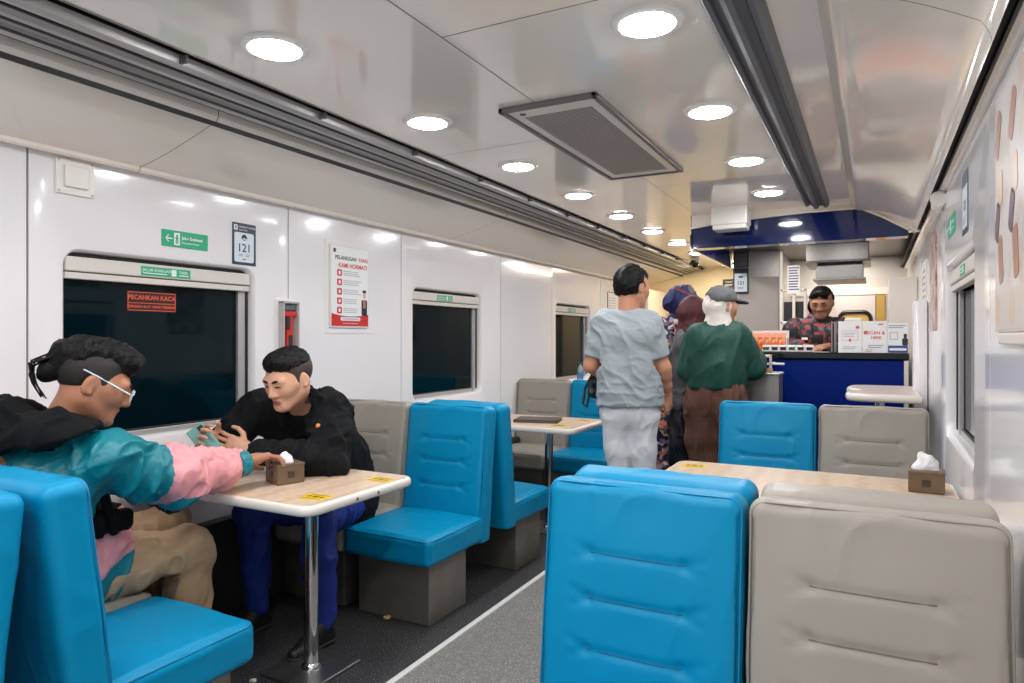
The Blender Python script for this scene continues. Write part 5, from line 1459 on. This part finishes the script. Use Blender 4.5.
def woman_green():
    h = Head((-.862, 4.535, 1.500), (.70, .70, -.12), 1.0)
    F = Fig(P=(-.90, 4.50, .92), N=(-.895, 4.505, 1.375), SR=(-.775, 4.545, 1.315), SL=(-1.005, 4.475, 1.30), bend=np.array([0, 0, 0]),
            ER=(-.690, 4.61, 1.10), HR=(-.70, 4.77, 1.19), EL=(-1.075, 4.47, 1.09), HL=(-1.02, 4.66, 1.12),
            BR=(-.82, 4.51, .86), BL=(-.98, 4.49, .86), KR=(-.81, 4.53, .46), KL=(-.98, 4.51, .46), AR=(-.81, 4.50, .09), AL=(-.98, 4.48, .09))
    person, lo, hi = woman('person in a dark green sweater, brown trousers and a grey cap over a white headscarf', h, F, 61, None, M_skin)
    S = SDF(lo, hi, .007)
    F.torso(S, .016, .06, 1.0)
    for s in (-1, 1): S.cone(F.P + V(s * .06, 0, .10), F.P + V(s * .055, 0, .25), .118, .116, k=.05)
    for s in 'RL': F.arm(S, s, .028, 0, .92, k=.04)
    S.plane_cut(F.P + V(0, 0, .05), (0, 0, -1), .02)
    sculpt('sweater', S, mat('sweater_green', srgb(0, 66, 55), .6, bump=(38, .35)), person, 2, fold=lambda P, N: folds(P, 62, .0095, .12, 6, along=(.2, .1, 1), aniso=3))
    S = SDF(lo, V(hi[0], hi[1], 1.06), .008)
    for s in (-1, 1): S.cone(F.P + V(s * .075, 0, -.05), F.P + V(s * .06, 0, .07), .125, .112, k=.05)
    for s in 'RL': F.leg(S, s, .022, .98, flare=.045)
    sculpt('trousers', S, mat('trousers_brown', srgb(98, 64, 50), .8, bump=(38, .35)), person, 2, fold=lambda P, N: folds(P, 63, .014, .09, 5, along=(0, 0, 1), aniso=5))
    shoes(F, person, (0, 1, 0), mat('shoe_black', srgb(20, 19, 20), .5), mat('sole_dark', srgb(40, 38, 38), .7))
    S = SDF(h.c - .26, h.c + V(.26, .26, .2), .006)
    h.ell(S, (0, -.024, .024), (.083, .102, .088), .02); h.cone(S, (0, -.03, -.03), (0, -.015, -.125), .074, .090, .04); h.ell(S, (0, -.105, -.010), (.036, .03, .034), .03)
    h.ell(S, (0, .09, -.03), (.055, .06, .07), .01, 'cut')
    sculpt('headscarf', S, mat('scarf_white', srgb(222, 214, 204), .8, sheen=.3, bump=(38, .35)), person, 2, fold=lambda P, N: folds(P, 64, .004, .06, 5))
    S = SDF(h.c - .26, h.c + .26, .006)
    h.ell(S, (0, -.018, .050), (.092, .110, .088), .02); S.plane_cut(h.p(0, 0, .034), h.M @ V(0, .16, -1), .008)
    h.ell(S, (0, -.115, .030), (.034, .05, .030), .006, 'cut')
    cp = sculpt('cap', S, mat('cap_grey', srgb(92, 94, 96), .8, noise=(60, .3)), person, 2, fold=lambda P, N: folds(P, 65, .004, .05, 4))
    S = SDF(h.c - .26, h.c + .26, .005)
    h.ell(S, (0, .10, .044), (.074, .082, .024), .01); h.ell(S, (0, .09, .028), (.085, .10, .024), .01, 'cut')
    h.ell(S, (0, -.02, .05), (.088, .104, .085), .0, 'cut')
    sculpt('brim', S, mat('brim_grey', srgb(70, 74, 78), .8), cp, 2)
    MB().tube([tuple(h.p(.040 * math.cos(a), -.118 - .004 * math.sin(a), .020 + .030 * math.sin(a))) for a in np.linspace(PI * .95, 2 * PI * 1.03, 14)], .006, 6).build('strap', mat('brim_grey', srgb(70, 74, 78), .8), cp, smooth=True)

M_batik = ramp_mat('batik_print', 'voronoi', 34, [(0.0, srgb(26, 28, 54)), (0.22, srgb(30, 34, 66)), (0.34, srgb(206, 104, 70)), (0.46, srgb(214, 196, 180)), (0.58, srgb(60, 80, 140)), (0.7, srgb(30, 26, 36))], .7, feature='cell')
M_batikd = ramp_mat('batik_dark', 'voronoi', 30, [(0.0, srgb(14, 14, 20)), (0.45, srgb(22, 22, 30)), (0.58, srgb(150, 52, 52)), (0.66, srgb(24, 24, 34)), (0.78, srgb(96, 104, 122)), (0.88, srgb(18, 18, 24))], .7, feature='cell')
def woman_red():
    h = Head((-1.108, 4.86, 1.475), (.55, .82, -.1), .98)
    F = Fig(P=(-1.13, 4.82, .88), N=(-1.125, 4.825, 1.335), SR=(-.985, 4.86, 1.27), SL=(-1.26, 4.79, 1.27), bend=np.array([0, 0, 0]),
            ER=(-.93, 4.90, 1.06), HR=(-1.0, 5.03, 1.0), EL=(-1.32, 4.80, 1.05), HL=(-1.25, 4.95, 1.0),
            BR=(-1.05, 4.83, .82), BL=(-1.21, 4.80, .82), KR=(-1.05, 4.86, .44), KL=(-1.21, 4.82, .44), AR=(-1.05, 4.83, .09), AL=(-1.21, 4.80, .09))
    for k_, v_ in list(F.__dict__.items()):
        if isinstance(v_, np.ndarray) and k_ != 'bend': setattr(F, k_, v_ + V(.055, .02, 0))
    F.SL = F.SL + V(.05, 0, -.01); F.EL = F.EL + V(.05, 0, 0)
    person, lo, hi = woman('person in a dark red headscarf queueing between the standing person and the person in green', h, F, 71, None, M_skin)
    S = SDF(lo, hi, .008)
    F.torso(S, .028, .06, 1.08)
    for s in 'RL': F.arm(S, s, .026, 0, .92, k=.04)
    for s in (-1, 1): S.cone(F.P + V(s * .07, 0, -.02), F.P + V(s * .07, 0, .2), .13, .125, k=.05)
    S.plane_cut(F.P + V(0, 0, -.08), (0, 0, -1), .02)
    sculpt('jacket', S, mat('jacket_charcoal', srgb(84, 82, 86), .7, noise=(14, .5), bump=(38, .35)), person, 2, fold=lambda P, N: folds(P, 72, .014, .09, 5))
    S = SDF(lo, V(hi[0], hi[1], 1.0), .008)
    for s in (-1, 1): S.cone(F.P + V(s * .07, 0, .04), V(F.P[0] + s * .09, F.P[1], .12), .118, .15, k=.08)
    S.plane_cut((0, 0, .06), (0, 0, -1))
    sculpt('skirt', S, mat('skirt_black', srgb(20, 20, 26), .28), person, 2, fold=lambda P, N: folds(P, 73, .022, .12, 5, along=(0, 0, 1), aniso=6))
    shoes(F, person, (0, 1, 0), mat('shoe_black', srgb(20, 19, 20), .5), mat('sole_dark', srgb(40, 38, 38), .7))
    S = SDF(h.c - .30, h.c + V(.30, .30, .2), .006)
    h.ell(S, (0, -.026, .026), (.092, .114, .100), .02); h.cone(S, (0, -.03, -.03), (0, -.02, -.14), .082, .115, .05); h.ell(S, (0, -.095, -.01), (.05, .045, .05), .04)
    h.ell(S, (0, .095, -.02), (.055, .06, .075), .01, 'cut')
    sculpt('headscarf', S, mat('scarf_maroon', srgb(70, 16, 24), .65, bump=(38, .35)), person, 2, fold=lambda P, N: folds(P, 74, .005, .07, 5))
def woman_navy():
    h = Head((-1.285, 5.20, 1.560), (.45, .88, -.1), 1.0)
    F = Fig(P=(-1.33, 5.14, .93), N=(-1.325, 5.15, 1.41), SR=(-1.17, 5.20, 1.345), SL=(-1.475, 5.10, 1.345), bend=np.array([0, 0, 0]),
            ER=(-1.16, 5.23, 1.11), HR=(-1.22, 5.36, 1.05), EL=(-1.53, 5.10, 1.11), HL=(-1.45, 5.26, 1.05),
            BR=(-1.25, 5.16, .87), BL=(-1.41, 5.12, .87), KR=(-1.25, 5.18, .46), KL=(-1.41, 5.14, .46), AR=(-1.25, 5.15, .09), AL=(-1.41, 5.12, .09))
    person, lo, hi = woman('person in a navy headscarf and colourful batik dress, farthest of those queueing', h, F, 81, None, M_skin)
    S = SDF(lo, hi, .008)
    F.torso(S, .026, .06, 1.08)
    for s in 'RL': F.arm(S, s, .026, 0, .92, k=.04)
    for s in (-1, 1): S.cone(F.P + V(s * .07, 0, .1), V(F.P[0] + s * .09, F.P[1], .12), .125, .16, k=.08)
    S.plane_cut((0, 0, .06), (0, 0, -1))
    sculpt('dress', S, M_batik, person, 2, fold=lambda P, N: folds(P, 82, .018, .12, 5, along=(0, 0, 1), aniso=4))
    shoes(F, person, (0, 1, 0), mat('shoe_black', srgb(20, 19, 20), .5), mat('sole_dark', srgb(40, 38, 38), .7))
    S = SDF(h.c - .30, h.c + V(.30, .30, .2), .006)
    h.ell(S, (0, -.022, .036), (.094, .114, .100), .02); h.cone(S, (0, -.03, -.03), (0, -.02, -.11), .074, .085, .05); h.ell(S, (-.03, -.10, .0), (.062, .058, .060), .03)
    h.ell(S, (0, .095, -.02), (.055, .06, .07), .01, 'cut')
    def nc(C):
        L = h.local(C); m = np.zeros(len(C), int); m[(np.sin(L[:, 2] * 60 + L[:, 1] * 40) > .75) & (L[:, 2] > .05)] = 1; return m
    sculpt('headscarf', S, [mat('scarf_navy', srgb(20, 30, 80), .65, bump=(38, .35)), mat('scarf_rust', srgb(120, 48, 40), .65)], person, 2, fold=lambda P, N: folds(P, 84, .012, .08, 5), classify=nc)

def barista():
    h = Head((-.362, 5.93, 1.580), (-.10, -.93, -.32), 1.02)
    F = Fig(P=(-.40, 6.02, .92), N=(-.385, 5.98, 1.435), SR=(-.565, 5.94, 1.365), SL=(-.215, 5.98, 1.365), bend=np.array([0, 0, 0]),
            ER=(-.63, 5.90, 1.13), HR=(-.50, 5.80, 1.235), EL=(-.165, 5.94, 1.12), HL=(-.30, 5.80, 1.235),
            BR=(-.48, 6.02, .87), BL=(-.32, 6.02, .87), KR=(-.48, 6.0, .46), KL=(-.32, 6.0, .46), AR=(-.48, 6.02, .09), AL=(-.32, 6.02, .09))
    person = thing('person', 'person in a dark batik shirt standing behind the blue counter', 'person', (0, 0, 0))
    lo, hi = bounds(F, [h.c + V(0, 0, .06)], .14)
    S = SDF(lo, hi, .0075)
    F.body(S, h, feet=(0, -1, 0))
    hand(S, F.HR, (.7, -.6, -.1), (.3, .2, -.9), 1, .5); hand(S, F.HL, (-.7, -.6, -.1), (-.3, .2, -.9), -1, .5)
    sculpt('body', S, [M_skind, M_lip], person, 2, classify=h.skin_class())
    h.face_parts(person, .5)
    H = SDF(h.c - .22, h.c + .22, .005)
    h.ell(H, (0, -.022, .036), (.082, .100, .092), .01); h.ell(H, (0, .045, .090), (.06, .045, .034), .03)
    H.plane_cut(h.p(0, .074, .05), h.M @ V(0, 1, -.35), .006); H.plane_cut(h.p(0, .03, .01), h.M @ V(0, 1, -.7), .006); H.plane_cut(h.p(0, 0, -.045), h.M @ V(0, .2, -1), .006)
    for s in (-1, 1): h.ell(H, (s * .09, -.008, -.014), (.034, .026, .036), .005, 'cut')
    sculpt('hair', H, M_hair, person, 2, fold=lambda P, N: folds(P, 99, .006, .03, 6))
    S = SDF(lo, hi, .007)
    F.torso(S, .022, .06, 1.04)
    for s in (-1, 1): S.cone(F.P + V(s * .06, 0, -.02), F.P + V(s * .06, 0, .2), .12, .115, k=.05)
    for s in 'RL': F.arm(S, s, .022, 0, .92, k=.035)
    S.cone(F.N + V(0, 0, -.03), F.N + V(0, -.01, .045), .075, .068, k=.02); S.cone(F.N + V(0, 0, -.02), F.N + V(0, -.02, .14), .058, .064, k=.006, op='cut')
    S.plane_cut(F.P + V(0, 0, -.08), (0, 0, -1))
    sh = sculpt('shirt', S, M_batikd, person, 2, fold=lambda P, N: folds(P, 91, .010, .08, 5))
    S = SDF(lo, hi, .007)
    F.torso(S, .030, .05, 1.0)
    S.plane_cut((0, 5.93, 0), (0, 1, 0)); S.plane_cut((-.50, 0, 0), (-1, 0, 0)); S.plane_cut((-.27, 0, 0), (1, 0, 0)); S.plane_cut((0, 0, 1.33), (0, 0, 1)); S.plane_cut(F.P + V(0, 0, -.05), (0, 0, -1))
    sculpt('apron', S, mat('apron_black', srgb(16, 16, 18), .7), person, 2)
    MB().rbox(-.50, -.455, 5.828, 5.84, 1.285, 1.303, .002).build('name_badge', M_paper, person)
    S = SDF(lo, V(hi[0], hi[1], 1.06), .009)
    for s in (-1, 1): S.cone(F.P + V(s * .07, 0, -.03), F.P + V(s * .06, 0, .05), .112, .106, k=.05)
    for s in 'RL': F.leg(S, s, .012, .97, flare=.01)
    sculpt('trousers', S, mat('trousers_black', srgb(20, 20, 24), .8), person, 2)
    shoes(F, person, (0, -1, 0), mat('shoe_black', srgb(20, 19, 20), .5), mat('sole_dark', srgb(40, 38, 38), .7))

man_jacket(); man_black(); phone(); man_grey(); woman_green(); woman_red(); woman_navy(); barista()
# ================================================================== light, camera
def lamp(kind, name, loc, energy, size=.2, color=(.97, .98, 1.0), rot=(0, 0, 0), sy=None):
    L = bpy.data.lights.new(name, kind); L.energy = energy; L.color = color
    if kind == 'AREA':
        L.size = size
        if sy: L.shape = 'RECTANGLE'; L.size_y = sy
        else: L.shape = 'DISK'
    else: L.shadow_soft_size = size
    o = bpy.data.objects.new(name, L); COL.objects.link(o); o.location = loc; o.rotation_euler = rot
    return o
# the rest of the row of downlights behind the camera
for k in range(1, 5):
    lamp('AREA', 'row_light', (-1.63, 1.51 - .815 * k, 2.185), 5.0, .16)
for k in range(1, 5):
    lamp('AREA', 'row_light', (-.565, 1.88 - .845 * k, 2.18), 4.5, .16)
# kitchen ceiling lamps, a fill for the hood, and corridor
lamp('AREA', 'unseen_kitchen_light', (-.72, 5.62, 2.095), 6, .3, (1, .95, .9))
lamp('AREA', 'unseen_kitchen_light', (-.25, 7.2, 2.095), 6, .3, (1, .93, .86))
lamp('AREA', 'unseen_kitchen_light', (-.2, 5.45, 2.095), 1.6, .25, (1, .95, .9))  # fill added to brighten the steel hood, no lamp known there
lamp('AREA', 'corridor_light', (-1.9, 8.2, 2.17), 8, .4, (1, .84, .6))
w = bpy.data.worlds.new('night'); SC.world = w; w.use_nodes = True
w.node_tree.nodes['Background'].inputs['Color'].default_value = (.01, .012, .016, 1)

cam = bpy.data.cameras.new('camera'); co = bpy.data.objects.new('camera', cam); COL.objects.link(co)
cam.sensor_width = 36; cam.lens = 36 * 680 / 1024; cam.shift_y = -3.5 / 1024 * -1 * -1
cam.clip_start = .02
co.location = (0, 0, 1.3)
co.rotation_euler = (PI / 2, 0, math.atan2(.4689, .8832))
SC.camera = co
SC.view_settings.view_transform = 'Standard'
SC.view_settings.look = 'None'
SC.view_settings.exposure = 0.82
SC.view_settings.gamma = 1.0
SC.view_settings.use_curve_mapping = False
SC.cycles.use_denoising = True
SC.cycles.max_bounces = 10; SC.cycles.diffuse_bounces = 6; SC.cycles.glossy_bounces = 5
SC.cycles.sample_clamp_indirect = 8.0
SC.cycles.caustics_reflective = False; SC.cycles.caustics_refractive = False
